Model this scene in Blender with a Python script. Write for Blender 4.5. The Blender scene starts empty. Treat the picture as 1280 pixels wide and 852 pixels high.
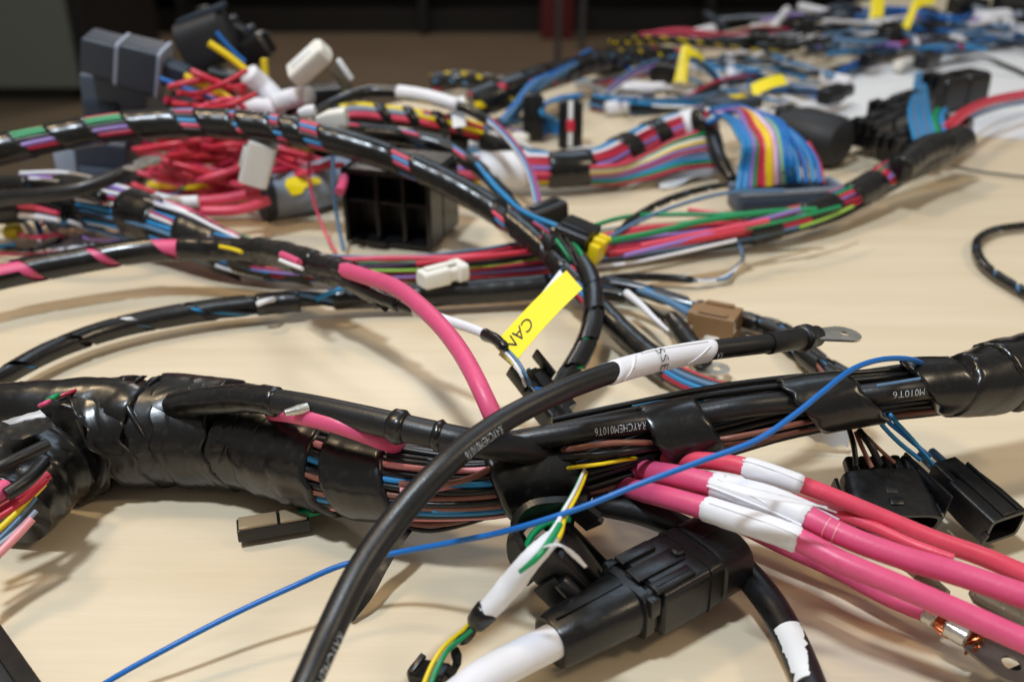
import bpy, bmesh, math, random
import numpy as np
from mathutils import Vector, Matrix, noise
random.seed(7)
SC = bpy.context.scene
COL = SC.collection
# ------------------------------------------------------------------ camera
CAMH = 0.25; PITCH = math.radians(26.7); FPX = 35.0/36.0*1280.0
cd = bpy.data.cameras.new('camera'); cam = bpy.data.objects.new('camera', cd); COL.objects.link(cam)
cd.lens = 35; cd.sensor_width = 36; cd.clip_start = 0.01; cd.clip_end = 60
cam.location = (0, 0, CAMH); cam.rotation_euler = (math.pi/2-PITCH, 0, 0)
cd.dof.use_dof = True; cd.dof.focus_distance = 0.378; cd.dof.aperture_fstop = 8.2; cd.dof.aperture_blades = 7
SC.camera = cam
# ------------------------------------------------------------------ world: dim indoor ambience
W = bpy.data.worlds.new('World'); SC.world = W; W.use_nodes = True
bg = W.node_tree.nodes['Background']; bg.inputs[0].default_value = (1.0, 0.93, 0.84, 1); bg.inputs[1].default_value = 0.25
# ------------------------------------------------------------------ lamps over the table, unseen rear source, added floor light
def area(name, loc, target, size, power, color, sy=None):
    l = bpy.data.lights.new(name, 'AREA'); l.energy = power; l.color = color; l.size = size
    if sy: l.shape = 'RECTANGLE'; l.size_y = sy
    o = bpy.data.objects.new(name, l); COL.objects.link(o); o.location = loc
    o.rotation_euler = (Vector(target)-Vector(loc)).to_track_quat('-Z', 'Y').to_euler()
    return o
area('ceiling_lamp', (-0.42, 0.02, 1.60), (0.0, 0.45, 0), 0.14, 23.5, (0.78, 0.89, 1.0))
area('warm_lamp_left', (-0.75, 0.75, 1.55), (0.0, 0.5, 0), 0.22, 8.5, (1.0, 0.75, 0.46))
area('warm_lamp_right', (1.25, -0.05, 1.45), (0.0, 0.5, 0), 0.26, 7.8, (1.0, 0.80, 0.55))
area('cool_rear_light', (0.2, 2.2, 2.3), (0.0, 0.6, 0), 1.5, 14.0, (0.62, 0.80, 1.0), 0.7)  # unseen broad cool source high at the back, gives bluish highlights on black
area('floor_fill_light', (-0.8, 5.2, 2.3), (-0.6, 5.0, -0.75), 0.6, 28.0, (1.0, 0.90, 0.80))  # added light, brightens the floor behind the table
SC.view_settings.view_transform = 'Standard'; SC.view_settings.look = 'None'
SC.view_settings.exposure = -0.08; SC.view_settings.gamma = 1.0
SC.render.engine = 'CYCLES'; SC.cycles.max_bounces = 6
# ------------------------------------------------------------------ helpers: positions
def P(x, y, h):
    """point at height h (mm) above the table seen at (x, y)"""
    f = Vector((0, math.cos(PITCH), -math.sin(PITCH))); u = Vector((0, math.sin(PITCH), math.cos(PITCH)))
    r = f + Vector((1, 0, 0))*((x-640)/FPX) + u*((426-y)/FPX)
    t = (h/1000.0-CAMH)/r.z
    return Vector((0, 0, CAMH)) + r*t
def q(x, y, D):
    """same, but by distance D along the table; returns (x, y, h mm)"""
    dy = math.cos(PITCH)+math.sin(PITCH)*((426-y)/FPX); dz = -math.sin(PITCH)+math.cos(PITCH)*((426-y)/FPX)
    return (x, y, (CAMH+dz*D/dy)*1000)
def depth(v): return v.y*math.cos(PITCH)-(v.z-CAMH)*math.sin(PITCH)
def proj(v):
    d = depth(v); uy = v.y*math.sin(PITCH)+(v.z-CAMH)*math.cos(PITCH)
    return (640+v.x/d*FPX, 426-uy/d*FPX)
def mpp(v): return depth(v)/FPX
# ------------------------------------------------------------------ materials
MATS = {}
def s2l(c): return tuple(((v/255.0)/12.92 if v/255.0 <= 0.04045 else ((v/255.0+0.055)/1.055)**2.4) for v in c)
def mat(name, rgb, rough=0.45, metal=0.0, bump=0.15, bscale=400, var=0.12, coat=0.0, spec=0.5, rvar=0.12, stretch=None, dust=0.0, trans=0.0):
    m = bpy.data.materials.new(name); m.use_nodes = True; nt = m.node_tree; N = nt.nodes; L = nt.links
    b = N['Principled BSDF']; c = s2l(rgb)
    tc = N.new('ShaderNodeTexCoord'); mp = N.new('ShaderNodeMapping'); L.new(tc.outputs['Object'], mp.inputs[0])
    if stretch: mp.inputs['Scale'].default_value = stretch
    n1 = N.new('ShaderNodeTexNoise'); n1.inputs['Scale'].default_value = bscale*0.25; n1.inputs['Detail'].default_value = 4
    L.new(mp.outputs[0], n1.inputs['Vector'])
    mx = N.new('ShaderNodeMix'); mx.data_type = 'RGBA'
    mx.inputs['A'].default_value = (*[v*(1-var) for v in c], 1); mx.inputs['B'].default_value = (*[min(1, v*(1+var)) for v in c], 1)
    L.new(n1.outputs[0], mx.inputs['Factor'])
    out = mx.outputs['Result']
    if dust > 0:
        n3 = N.new('ShaderNodeTexNoise'); n3.inputs['Scale'].default_value = bscale*2.2; n3.inputs['Detail'].default_value = 6
        L.new(mp.outputs[0], n3.inputs['Vector'])
        cr = N.new('ShaderNodeValToRGB'); cr.color_ramp.elements[0].position = 0.56; cr.color_ramp.elements[1].position = 0.75
        L.new(n3.outputs[0], cr.inputs[0])
        mm = N.new('ShaderNodeMath'); mm.operation = 'MULTIPLY'; mm.inputs[1].default_value = dust; L.new(cr.outputs[0], mm.inputs[0])
        m2 = N.new('ShaderNodeMix'); m2.data_type = 'RGBA'; m2.inputs['B'].default_value = (0.30, 0.28, 0.25, 1)
        L.new(out, m2.inputs['A']); L.new(mm.outputs[0], m2.inputs['Factor']); out = m2.outputs['Result']
    L.new(out, b.inputs['Base Color'])
    n2 = N.new('ShaderNodeTexNoise'); n2.inputs['Scale'].default_value = bscale; n2.inputs['Detail'].default_value = 5
    L.new(mp.outputs[0], n2.inputs['Vector'])
    mr = N.new('ShaderNodeMapRange'); mr.inputs['To Min'].default_value = max(0.03, rough-rvar); mr.inputs['To Max'].default_value = min(1, rough+rvar)
    L.new(n1.outputs[0], mr.inputs['Value']); L.new(mr.outputs[0], b.inputs['Roughness'])
    bp = N.new('ShaderNodeBump'); bp.inputs['Strength'].default_value = bump; bp.inputs['Distance'].default_value = 0.0006
    L.new(n2.outputs[0], bp.inputs['Height']); L.new(bp.outputs[0], b.inputs['Normal'])
    b.inputs['Metallic'].default_value = metal; b.inputs['Coat Weight'].default_value = coat
    b.inputs['Coat Roughness'].default_value = 0.2; b.inputs['Specular IOR Level'].default_value = spec
    MATS[name] = m; return m
mat('tape', (11, 11, 12), 0.29, bump=0.25, bscale=140, coat=0.25, dust=0.05, rvar=0.17)
mat('rubber', (23, 23, 25), 0.40, bump=0.12, bscale=900, dust=0.08)
mat('black', (11, 11, 13), 0.36, bump=0.1, bscale=500, dust=0.02)
mat('plastic', (16, 16, 18), 0.33, bump=0.10, bscale=1400, dust=0.10)
mat('greyplastic', (66, 78, 94), 0.45, bump=0.1, bscale=600)
mat('darkgrey', (38, 48, 62), 0.42, bump=0.1, bscale=600)
mat('lightgrey', (140, 152, 170), 0.45, bump=0.1, bscale=600)
mat('whiteplastic', (232, 230, 222), 0.42, bump=0.1, bscale=500, var=0.04)
mat('brownplastic', (138, 106, 72), 0.45, bump=0.08, bscale=900, var=0.08)
mat('pink', (216, 82, 126), 0.44, bump=0.16, bscale=700, var=0.09, dust=0.13, rvar=0.16)
mat('coral', (218, 72, 98), 0.40, bump=0.2, bscale=600, var=0.09, dust=0.12, rvar=0.16)
mat('red', (196, 42, 64), 0.4, bump=0.08, var=0.1)
mat('crimson', (172, 32, 66), 0.4, bump=0.08, var=0.1)
mat('green', (0, 140, 84), 0.38, bump=0.08, var=0.1)
mat('blue', (6, 102, 184), 0.40, bump=0.12, var=0.08)
mat('skyblue', (36, 132, 190), 0.38, bump=0.08, var=0.1)
mat('steelblue', (84, 122, 158), 0.4, bump=0.08, var=0.1)
mat('yellow', (236, 208, 24), 0.4, bump=0.06, var=0.06)
mat('white', (232, 232, 236), 0.45, bump=0.06, var=0.04)
mat('purple', (146, 116, 190), 0.4, bump=0.06, var=0.08)
mat('salmon', (232, 150, 156), 0.36, bump=0.06, var=0.06)
mat('brownwire', (128, 80, 66), 0.34, bump=0.06, var=0.1)
mat('lime', (150, 200, 70), 0.4, bump=0.06)
mat('sleeve', (226, 226, 232), 0.5, bump=0.25, bscale=300, var=0.05)
mat('paper', (226, 228, 230), 0.7, bump=0.1, bscale=120, var=0.04)
mat('label', (243, 222, 0), 0.42, bump=0.03, bscale=200, var=0.02)
mat('tin', (214, 212, 204), 0.30, metal=0.85, bump=0.25, bscale=500, var=0.15)
mat('lugsteel', (128, 124, 116), 0.32, metal=0.85, bump=0.2, bscale=300)
mat('copper', (178, 104, 66), 0.3, metal=1.0, bump=0.2, bscale=900, var=0.25)
mat('print', (214, 222, 230), 0.5, bump=0)
mat('ink', (14, 14, 16), 0.5, bump=0)
mat('gel', (150, 140, 120), 0.12, bump=0.3, bscale=300, coat=0.5)
MATS['gel'].node_tree.nodes['Principled BSDF'].inputs['Transmission Weight'].default_value = 0.75
mat('boots', (30, 31, 34), 0.6, bump=0.3, bscale=200)

# ------------------------------------------------------------------ helpers: objects
def thing(name, label, cat, loc=(0, 0, 0), group=None):
    o = bpy.data.objects.new(name, None); COL.objects.link(o); o.empty_display_size = 0.01
    o.location = loc; o['label'] = label; o['category'] = cat
    if group: o['group'] = group
    return o
def tag(o, label, cat, group=None):
    o['label'] = label; o['category'] = cat
    if group: o['group'] = group
    return o
def wloc(o):
    v = Vector(o.location)
    while o.parent: o = o.parent; v += Vector(o.location)
    return v
def link(name, verts, faces, m, parent=None, smooth=True, sharp=35, uv=None, label=None, origin=None):
    me = bpy.data.meshes.new(name)
    v = np.asarray(verts, dtype=float)
    if origin is None:
        origin = wloc(parent) if parent else Vector((float(v[:, 0].mean()), float(v[:, 1].mean()), float(v[:, 2].min())))
    off = np.array(origin)
    me.from_pydata((v-off).tolist(), [], faces); me.update()
    if smooth:
        me.shade_smooth()
        if sharp: me.set_sharp_from_angle(angle=math.radians(sharp))
    me.materials.append(MATS[m] if isinstance(m, str) else m)
    o = bpy.data.objects.new(name, me); COL.objects.link(o)
    if parent:
        o.parent = parent; o.location = (0, 0, 0)
    else: o.location = origin
    if label: o['label'] = label
    return o
class Path:
    """smooth curve through control points (x px, y px, height mm); w = width in px"""
    def __init__(self, pts=None, w=10, step=0.003, up=True, world=None):
        c = [P(*p[:3]) for p in pts] if world is None else [Vector(p) for p in world]
        ws = w if isinstance(w, (list, tuple)) else [w]*len(c)
        if isinstance(w, (list, tuple)): rad = [wi/2*mpp(v) for wi, v in zip(ws, c)]
        else:
            ins = [v for v in c if -20 < proj(v)[0] < 1300] or c
            a = sum(mpp(v) for v in ins)/len(ins); rad = [w/2*a]*len(c)
        c = [2*c[0]-c[1]] + c + [2*c[-1]-c[-2]]; rad = [rad[0]]+rad+[rad[-1]]
        out = []; ro = []
        for i in range(1, len(c)-2):
            p0, p1, p2, p3 = c[i-1:i+3]
            d1 = max((p1-p0).length, 1e-5)**.5; d2 = max((p2-p1).length, 1e-5)**.5; d3 = max((p3-p2).length, 1e-5)**.5
            n = max(2, int((p2-p1).length/step))
            m1 = (p1-p0)/(d1*d1)-(p2-p0)/(d1*d1+d2*d2)+(p2-p1)/(d2*d2); m2 = (p2-p1)/(d2*d2)-(p3-p1)/(d2*d2+d3*d3)+(p3-p2)/(d3*d3)
            m1 *= d2*d2; m2 *= d2*d2
            for k in range(n):
                t = k/n; h00 = 2*t**3-3*t*t+1; h10 = t**3-2*t*t+t; h01 = -2*t**3+3*t*t; h11 = t**3-t*t
                out.append(p1*h00+m1*h10+p2*h01+m2*h11); tt = t*t*(3-2*t); ro.append(rad[i]*(1-tt)+rad[i+1]*tt)
        out.append(c[-2]); ro.append(rad[-2])
        self.p = np.array([list(v) for v in out]); self.r = np.array(ro); self.frames(up)
    def frames(self, up=True):
        p = self.p; T = np.gradient(p, axis=0); T /= np.linalg.norm(T, axis=1)[:, None]+1e-12
        self.s = np.concatenate([[0], np.cumsum(np.linalg.norm(np.diff(p, axis=0), axis=1))]); self.len = self.s[-1]
        Z = np.array([0, 0, 1.0]); U = np.zeros_like(T)
        u = Z-T[0]*T[0][2]
        if np.linalg.norm(u) < .2: u = np.array([0, -1.0, 0])-T[0]*(-T[0][1])
        u /= np.linalg.norm(u)
        for i in range(len(T)):
            if up and abs(T[i][2]) < .93: v = Z-T[i]*T[i][2]
            else: v = u-T[i]*np.dot(u, T[i])
            v /= np.linalg.norm(v)+1e-12; U[i] = v; u = v
        self.T = T; self.U = U; self.S = np.cross(T, U)
    def at(self, s):
        s = np.clip(np.asarray(s, float), 0, self.len)
        f = lambda A: np.stack([np.interp(s, self.s, A[:, k]) for k in range(3)], -1)
        U = f(self.U); S = f(self.S); T = f(self.T)
        return f(self.p), T, U, S, np.interp(s, self.s, self.r)
    def find(self, x, y=None):
        best = 1e9; bi = 0
        for i, v in enumerate(self.p):
            a, b = proj(Vector(v)); d = (a-x)**2+((b-y)**2 if y is not None else 0)
            if d < best: best = d; bi = i
        return self.s[bi]
    def sub(self, s0, s1, step=0.003):
        n = max(3, int(abs(s1-s0)/step)+1); return np.linspace(s0, s1, n)
def ring_mesh(C, U, S, R, k):
    """C centres (n,3), R (n,k) radii"""
    a = np.linspace(0, 2*math.pi, k, endpoint=False)
    V = C[:, None, :] + R[:, :, None]*(np.cos(a)[None, :, None]*U[:, None, :] + np.sin(a)[None, :, None]*S[:, None, :])
    return V.reshape(-1, 3), a
def tube_faces(n, k, caps=True, off=0):
    F = []
    for i in range(n-1):
        b = off+i*k
        for j in range(k):
            j2 = (j+1) % k; F.append((b+j, b+j2, b+k+j2, b+k+j))
    if caps: F.append(tuple(off+j for j in range(k))[::-1]); F.append(tuple(off+(n-1)*k+j for j in range(k)))
    return F
def tube(name, path, m, parent=None, s0=0, s1=None, w=1.0, extra=0.0, k=12, off=(0, 0), step=0.003, wob=0.0, seed=0, label=None, flat=None):
    """sheath along path; off = (angle function or deg, offset in radii)"""
    if s1 is None: s1 = path.len
    s = path.sub(s0, s1, step); C, T, U, S, R = path.at(s)
    if callable(off[0]) or off[1] != 0:
        a = np.array([off[0](x) for x in s]) if callable(off[0]) else np.full(len(s), math.radians(off[0]))
        C = C + (np.cos(a)*off[1]*R)[:, None]*U + (np.sin(a)*off[1]*R)[:, None]*S
    if wob:
        C = C + np.array([[noise.noise((x*14+seed*7.1, 3.3*k2, seed)) for k2 in range(3)] for x in s])*wob
    r = (R*w+extra)[:, None]*np.ones((1, k))
    V, _ = ring_mesh(C, U, S, r, k)
    if flat: 
        pass
    return link(name, V, tube_faces(len(s), k), m, parent, sharp=50, label=label)
def tape(parent, path, s0, s1, extra=0.0006, wr=0.04, m='tape', k=40, name='tape_wrap', seed=None, pitch=0.011, slant=0.0, step=0.0013, sharp=None, flatz=1.0, label=None, jag=0.0, lapw=0.00022):
    """wound sticky tape: overlapping turns, creases and dents as relief"""
    seed = random.random()*50 if seed is None else seed
    s0, s1 = min(s0, s1), max(s0, s1)
    s = path.sub(s0, s1, step); C, T, U, S, R = path.at(s); n = len(s)
    a = np.linspace(0, 2*math.pi, k, endpoint=False); R2 = np.zeros((n, k)); sh = np.zeros((n, k))
    for i in range(n):
        for j in range(k):
            f = ((s[i]/pitch)+a[j]/(2*math.pi)) % 1.0
            lap = lapw*(1-f)
            ca, sa = math.cos(a[j]), math.sin(a[j]); x = s[i]
            nz = noise.noise((x*55+seed, ca*1.3, sa*1.3))
            # long narrow creases running diagonally
            dz = noise.noise(((x*150+a[j]*2.2)+seed, a[j] if a[j] < math.pi else 2*math.pi-a[j], seed))
            cr = max(0, 1-abs(dz)*6.5)*max(0, noise.noise((x*40, seed+9, ca*2)))
            pl = noise.noise((x*230+2.5*sa+seed, ca*.7, sa*.7))
            R2[i, j] = R[i]*(1+wr*nz*.9)+extra+lap+R[i]*wr*1.6*cr+R[i]*wr*.28*pl
        e = min(i, n-1-i)
        if e == 0: R2[i] -= extra*0.9+0.0003
    V, _ = ring_mesh(C, U, S, R2, k)
    V = V.reshape(n, k, 3)
    if slant or jag:
        for i in range(n):
            fade = 1.0 
            for j in range(k): V[i, j] += T[i]*(slant*math.cos(a[j]) + jag*noise.noise((a[j]*3, seed, 0))*1.0)
    return link(name, V.reshape(-1, 3), tube_faces(n, k), m, parent, sharp=sharp, label=label)
def spiral(parent, path, s0, s1, pitch=0.02, cover=0.7, extra=0.0005, m='tape', phase=0.0, hand=1, name='tape_spiral', wr=0.02, k=22):
    """tape wound in an open spiral that leaves the wires showing between turns"""
    width = pitch*cover; turns = (s1-s0-width)/pitch
    n = max(4, int(turns*k)); V = []; nw = 5; ph = phase
    s_c = np.linspace(0, turns, n)
    for t in s_c:
        for w in range(nw):
            x = s0+t*pitch+width*(1+.22*noise.noise((t*1.3, s0*90, 2)))*w/(nw-1)+pitch*.16*noise.noise((t*.9, 5, s0*70))
            for lay in (0, 1):
                V.append((x, hand*2*math.pi*t+ph, lay, w))
    X = np.array([v[0] for v in V]); C, T, U, S, R = path.at(X); out = []
    for i, v in enumerate(V):
        rr = R[i]*(1+wr*noise.noise((v[0]*120, v[1], 3)))+extra*(1.0 if v[2] else 0.35)
        out.append(C[i]+rr*(math.cos(v[1])*U[i]+math.sin(v[1])*S[i]))
    F = []; r = nw*2
    for i in range(n-1):
        for w in range(nw-1):
            a0 = i*r+w*2; b0 = a0+r
            F += [(a0+1, a0+3, b0+3, b0+1), (a0, b0, b0+2, a0+2)]
        F += [(i*r, i*r+1, i*r+r+1, i*r+r), (i*r+r-2, i*r+2*r-2, i*r+2*r-1, i*r+r-1)]
    F += [(0, 2, 3, 1), (2, 4, 5, 3), (4, 6, 7, 5), (6, 8, 9, 7)]
    e = (n-1)*r; F += [(e+w*2, e+w*2+1, e+w*2+3, e+w*2+2) for w in range(nw-1)]
    o = link(name, out, F, m, parent, sharp=50)
    bm = bmesh.new(); bm.from_mesh(o.data); bmesh.ops.recalc_face_normals(bm, faces=bm.faces); bm.to_mesh(o.data); bm.free()
    return o
def wires(parent, path, cols, s0=0, s1=None, a0=-40, a1=150, wr=0.11, rad=0.88, twist=0.0, wob=0.0006, k=8, step=0.004, name='wire', core=True, coremat='black', fan=0.0):
    """parallel wires packed round the bundle, colours in order over the top and down the near side"""
    if s1 is None: s1 = path.len
    if core: tube('inner_wires', path, coremat, parent, s0, s1, w=max(0.2, rad-wr*0.6), k=14, step=0.005)
    for i, c in enumerate(cols):
        b = math.radians(a0+(a1-a0)*i/max(1, len(cols)-1))
        sd = random.random()*40
        f = (lambda x, b=b, sd=sd: b+twist*2*math.pi*(x-s0)+0.10*noise.noise((x*25, sd, 0)))
        tube(name, path, c, parent, s0, s1, w=wr, off=(f, rad), k=k, step=step, wob=wob, seed=sd)
def root_at(path, name, label, cat, group=None):
    i = int(np.argmin(path.p[:, 2])); v = path.p[i]
    return thing(name, label, cat, (float(v[0]), float(v[1]), float(max(0, v[2]-path.r[i]))), group)
def cable(name, label, cat, pts, w, m, group=None, k=14, step=0.003, up=True, **kw):
    pa = Path(pts, w, up=up); o = tube(name, pa, m, None, k=k, step=step, **kw); tag(o, label, cat, group); return o, pa
def camdeg(path, s):
    C, T, U, S, R = path.at(s); d = np.array([0, 0, CAMH])-C
    return math.degrees(math.atan2(float(np.dot(d, S)), float(np.dot(d, U))))
def text_mesh(txt, size):
    cu = bpy.data.curves.new('t', 'FONT'); cu.body = txt; cu.size = size; cu.resolution_u = 3; cu.offset = -0.014*size if size < .008 else 0; cu.space_character = 1.08 if size < .008 else 1.0
    o = bpy.data.objects.new('t', cu); COL.objects.link(o)
    dg = bpy.context.evaluated_depsgraph_get(); me = o.evaluated_get(dg).to_mesh()
    V = [tuple(v.co) for v in me.vertices]; F = [tuple(p.vertices) for p in me.polygons]
    o.evaluated_get(dg).to_mesh_clear(); bpy.data.objects.remove(o); bpy.data.curves.remove(cu)
    return V, F
def print_on(parent, path, txt, s0, deg, size, length=None, mode='flip', m='print', extra=0.00012, name='printed_text', widen=1.0):
    """lettering that follows the sheath; flip = upside down, around = across the cable"""
    V, F = text_mesh(txt, size); xs = [v[0] for v in V]; wd = max(xs)
    kx = (length/wd) if length else 1.0; out = []
    for x, y, z in V:
        if mode == 'flip': s = s0-x*kx; dy = y
        elif mode == 'fwd': s = s0+x*kx; dy = -y
        else: s = s0+y*widen; dy = x*kx
        C, T, U, S, R = path.at(s); a = math.radians(deg)+dy/float(R)
        out.append(C+(R+extra)*(math.cos(a)*U+math.sin(a)*S))
    return link(name, np.array(out), F, m, parent, smooth=False)
# ---- rigid kit: local frame along an axis; x in fractions of the length, y/z in photo pixels at that place
SUB = ('latch', 'latch_nub', 'latch_bump', 'latch_window', 'slot', 'recess', 'rib', 'tooth', 'rail', 'strap_rib', 'corner_post', 'side_ridge', 'wire_port', 'top_knob', 'hinge_pin', 'clip_foot', 'top_rail', 'side_rail', 'mouth_tab', 'inner_insert', 'slot_cover', 'front_panel', 'front_step', 'yellow_tab')
class Kit:
    def __init__(self, p0, p1, roll=0, world=False):
        a = P(*p0) if not world else Vector(p0); b = P(*p1) if not world else Vector(p1)
        self.o = a; X = (b-a); self.L = X.length; X.normalize(); self.X = X; Z = Vector((0, 0, 1))
        Z = (Z-X*Z.dot(X)).normalized(); Z = Matrix.Rotation(math.radians(roll), 3, X) @ Z
        self.Z = Z; self.Y = Z.cross(X); self.u = mpp((a+b)/2); self.h = None
    def w(self, x, y, z): return self.o+self.X*(x*self.L)+self.Y*(y*self.u)+self.Z*(z*self.u)
    def base(self):
        v = self.w(0.5, 0, 0); return (v.x, v.y, max(0.0, v.z-0.01))
    def box(self, name, m, x0, x1, y0, y1, z0, z1, parent=None, bev=1.2, seg=2, label=None):
        bm = bmesh.new(); c = []
        for x in (x0, x1):
            for y in (y0, y1):
                for z in (z0, z1): c.append(bm.verts.new(self.w(x, y, z)))
        for f in ((0, 1, 3, 2), (4, 6, 7, 5), (0, 4, 5, 1), (2, 3, 7, 6), (0, 2, 6, 4), (1, 5, 7, 3)): bm.faces.new([c[i] for i in f])
        bmesh.ops.recalc_face_normals(bm, faces=bm.faces)
        if bev: 
            mn = min(abs(x1-x0)*self.L/self.u, abs(y1-y0), abs(z1-z0))
            bmesh.ops.bevel(bm, geom=bm.edges[:], offset=min(bev, mn*0.3)*self.u, segments=seg, affect='EDGES', profile=0.5)
        V = [tuple(v.co) for v in bm.verts]; bm.verts.index_update(); F = [tuple(v.index for v in f.verts) for f in bm.faces]; bm.free()
        if parent and self.h and name in SUB: parent = self.h
        return link(name, V, F, m, parent, sharp=40, label=label)
    def loft(self, name, m, secs, parent=None, pw=4.0, k=32, label=None, sharp=32, closed=True):
        """secs: (x, half y, half z, cy, cz[, pw])"""
        V = []
        for sc in secs:
            x, hy, hz, cy, cz = sc[:5]; e = sc[5] if len(sc) > 5 else pw
            for j in range(k):
                t = 2*math.pi*j/k+math.pi/k; ct, st = math.cos(t), math.sin(t)
                V.append(self.w(x, cy+hy*math.copysign(abs(ct)**(2/e), ct), cz+hz*math.copysign(abs(st)**(2/e), st)))
        F = tube_faces(len(secs), k, True)
        if parent and self.h and name in SUB: parent = self.h
        o = link(name, [tuple(v) for v in V], F, m, parent, sharp=sharp, label=label)
        bm = bmesh.new(); bm.from_mesh(o.data); bmesh.ops.recalc_face_normals(bm, faces=bm.faces); bm.to_mesh(o.data); bm.free()
        if parent and name in ('housing', 'boot', 'clip_body'): self.h = o
        return o
    def hollow(self, name, m, x0, x1, hy, hz, t, dp, parent=None, pw=5, cy=0, cz=0, k=32, label=None):
        """housing open at x1, wall t, cavity dp (fraction)"""
        e = 0.6/ (self.L/self.u)
        return self.loft(name, m, [(x0, hy*.94, hz*.94, cy, cz), (x0+e, hy, hz, cy, cz), (x1-e, hy, hz, cy, cz), (x1, hy-.5, hz-.5, cy, cz), (x1, hy-t, hz-t, cy, cz), (x1-dp, hy-t-.5, hz-t-.5, cy, cz)], parent, pw, k, label)
def sheet(name, m, A, B, C, D, parent=None, nx=14, ny=6, th=0.00015, bend=None, label=None):
    """thin sheet A-B-C-D (world points) with thickness and an optional bend(u,v)->Vector"""
    V = []; nrm = (B-A).cross(D-A).normalized()
    for side in (0, 1):
        for i in range(nx+1):
            for j in range(ny+1):
                u = i/nx; v = j/ny; p = A*(1-u)*(1-v)+B*u*(1-v)+C*u*v+D*(1-u)*v
                if bend: p = p+bend(u, v)
                V.append(tuple(p+nrm*(th*(side-.5))))
    F = []; M = (nx+1)*(ny+1); ix = lambda i, j, s: s*M+i*(ny+1)+j
    for i in range(nx):
        for j in range(ny):
            F.append((ix(i, j, 1), ix(i+1, j, 1), ix(i+1, j+1, 1), ix(i, j+1, 1))); F.append((ix(i, j, 0), ix(i, j+1, 0), ix(i+1, j+1, 0), ix(i+1, j, 0)))
    for i in range(nx):
        F.append((ix(i, 0, 0), ix(i+1, 0, 0), ix(i+1, 0, 1), ix(i, 0, 1))); F.append((ix(i, ny, 0), ix(i, ny, 1), ix(i+1, ny, 1), ix(i+1, ny, 0)))
    for j in range(ny):
        F.append((ix(0, j, 0), ix(0, j, 1), ix(0, j+1, 1), ix(0, j+1, 0))); F.append((ix(nx, j, 0), ix(nx, j+1, 0), ix(nx, j+1, 1), ix(nx, j, 1)))
    return link(name, V, F, m, parent, sharp=60, label=label)
def ribbon(name, m, path, parent=None, tw=(0, 0), w=1.0, th=0.00025, s0=0, s1=None, label=None):
    """flat strip along path, width = path width, turning from tw[0] to tw[1] degrees"""
    s = path.sub(s0, path.len if s1 is None else s1, 0.002); C, T, U, S, R = path.at(s); V = []
    n = len(s)
    for i in range(n):
        a = math.radians(tw[0]+(tw[1]-tw[0])*i/(n-1)); d = math.cos(a)*S[i]+math.sin(a)*U[i]; nn = np.cross(T[i], d)
        for sx, sz in ((-1, -1), (1, -1), (1, 1), (-1, 1)): V.append(C[i]+d*R[i]*w*sx+nn*th*sz)
    return link(name, V, tube_faces(n, 4), m, parent, sharp=40, label=label)
def ring_lug(parent, k, x0, x1, hw, hole, th=1.2, m='tin', name='ring_lug', barrel=None, cz=0, rim=24):
    """flat terminal with an eye at its far end, in the kit's frame; barrel = (x, half width) of the crimped neck"""
    L = k.L/k.u; cx = x1*L-hw; V = []; F = []
    outer = []; inner = []
    for j in range(rim):
        t = 2*math.pi*j/rim
        ox = cx+hw*math.cos(t); oy = hw*math.sin(t)
        if math.cos(t) < -0.3: 
            ox = x0*L; oy = math.copysign(min(abs(oy), hw*.62), math.sin(t)) if abs(math.sin(t)) > .01 else 0
        outer.append((ox, oy)); inner.append((cx+hole*math.cos(t), hole*math.sin(t)))
    for z in (cz-th/2, cz+th/2):
        for ox, oy in outer: V.append(tuple(k.w(ox/L, oy, z)))
        for ix, iy in inner: V.append(tuple(k.w(ix/L, iy, z)))
    n = rim
    for j in range(n):
        j2 = (j+1) % n
        F += [(2*n+j, 2*n+j2, 3*n+j2, 3*n+j), (j, n+j, n+j2, j2), (j, j2, 2*n+j2, 2*n+j), (n+j, 3*n+j, 3*n+j2, n+j2)]
    return link(name, V, F, m, parent, smooth=False)
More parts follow.
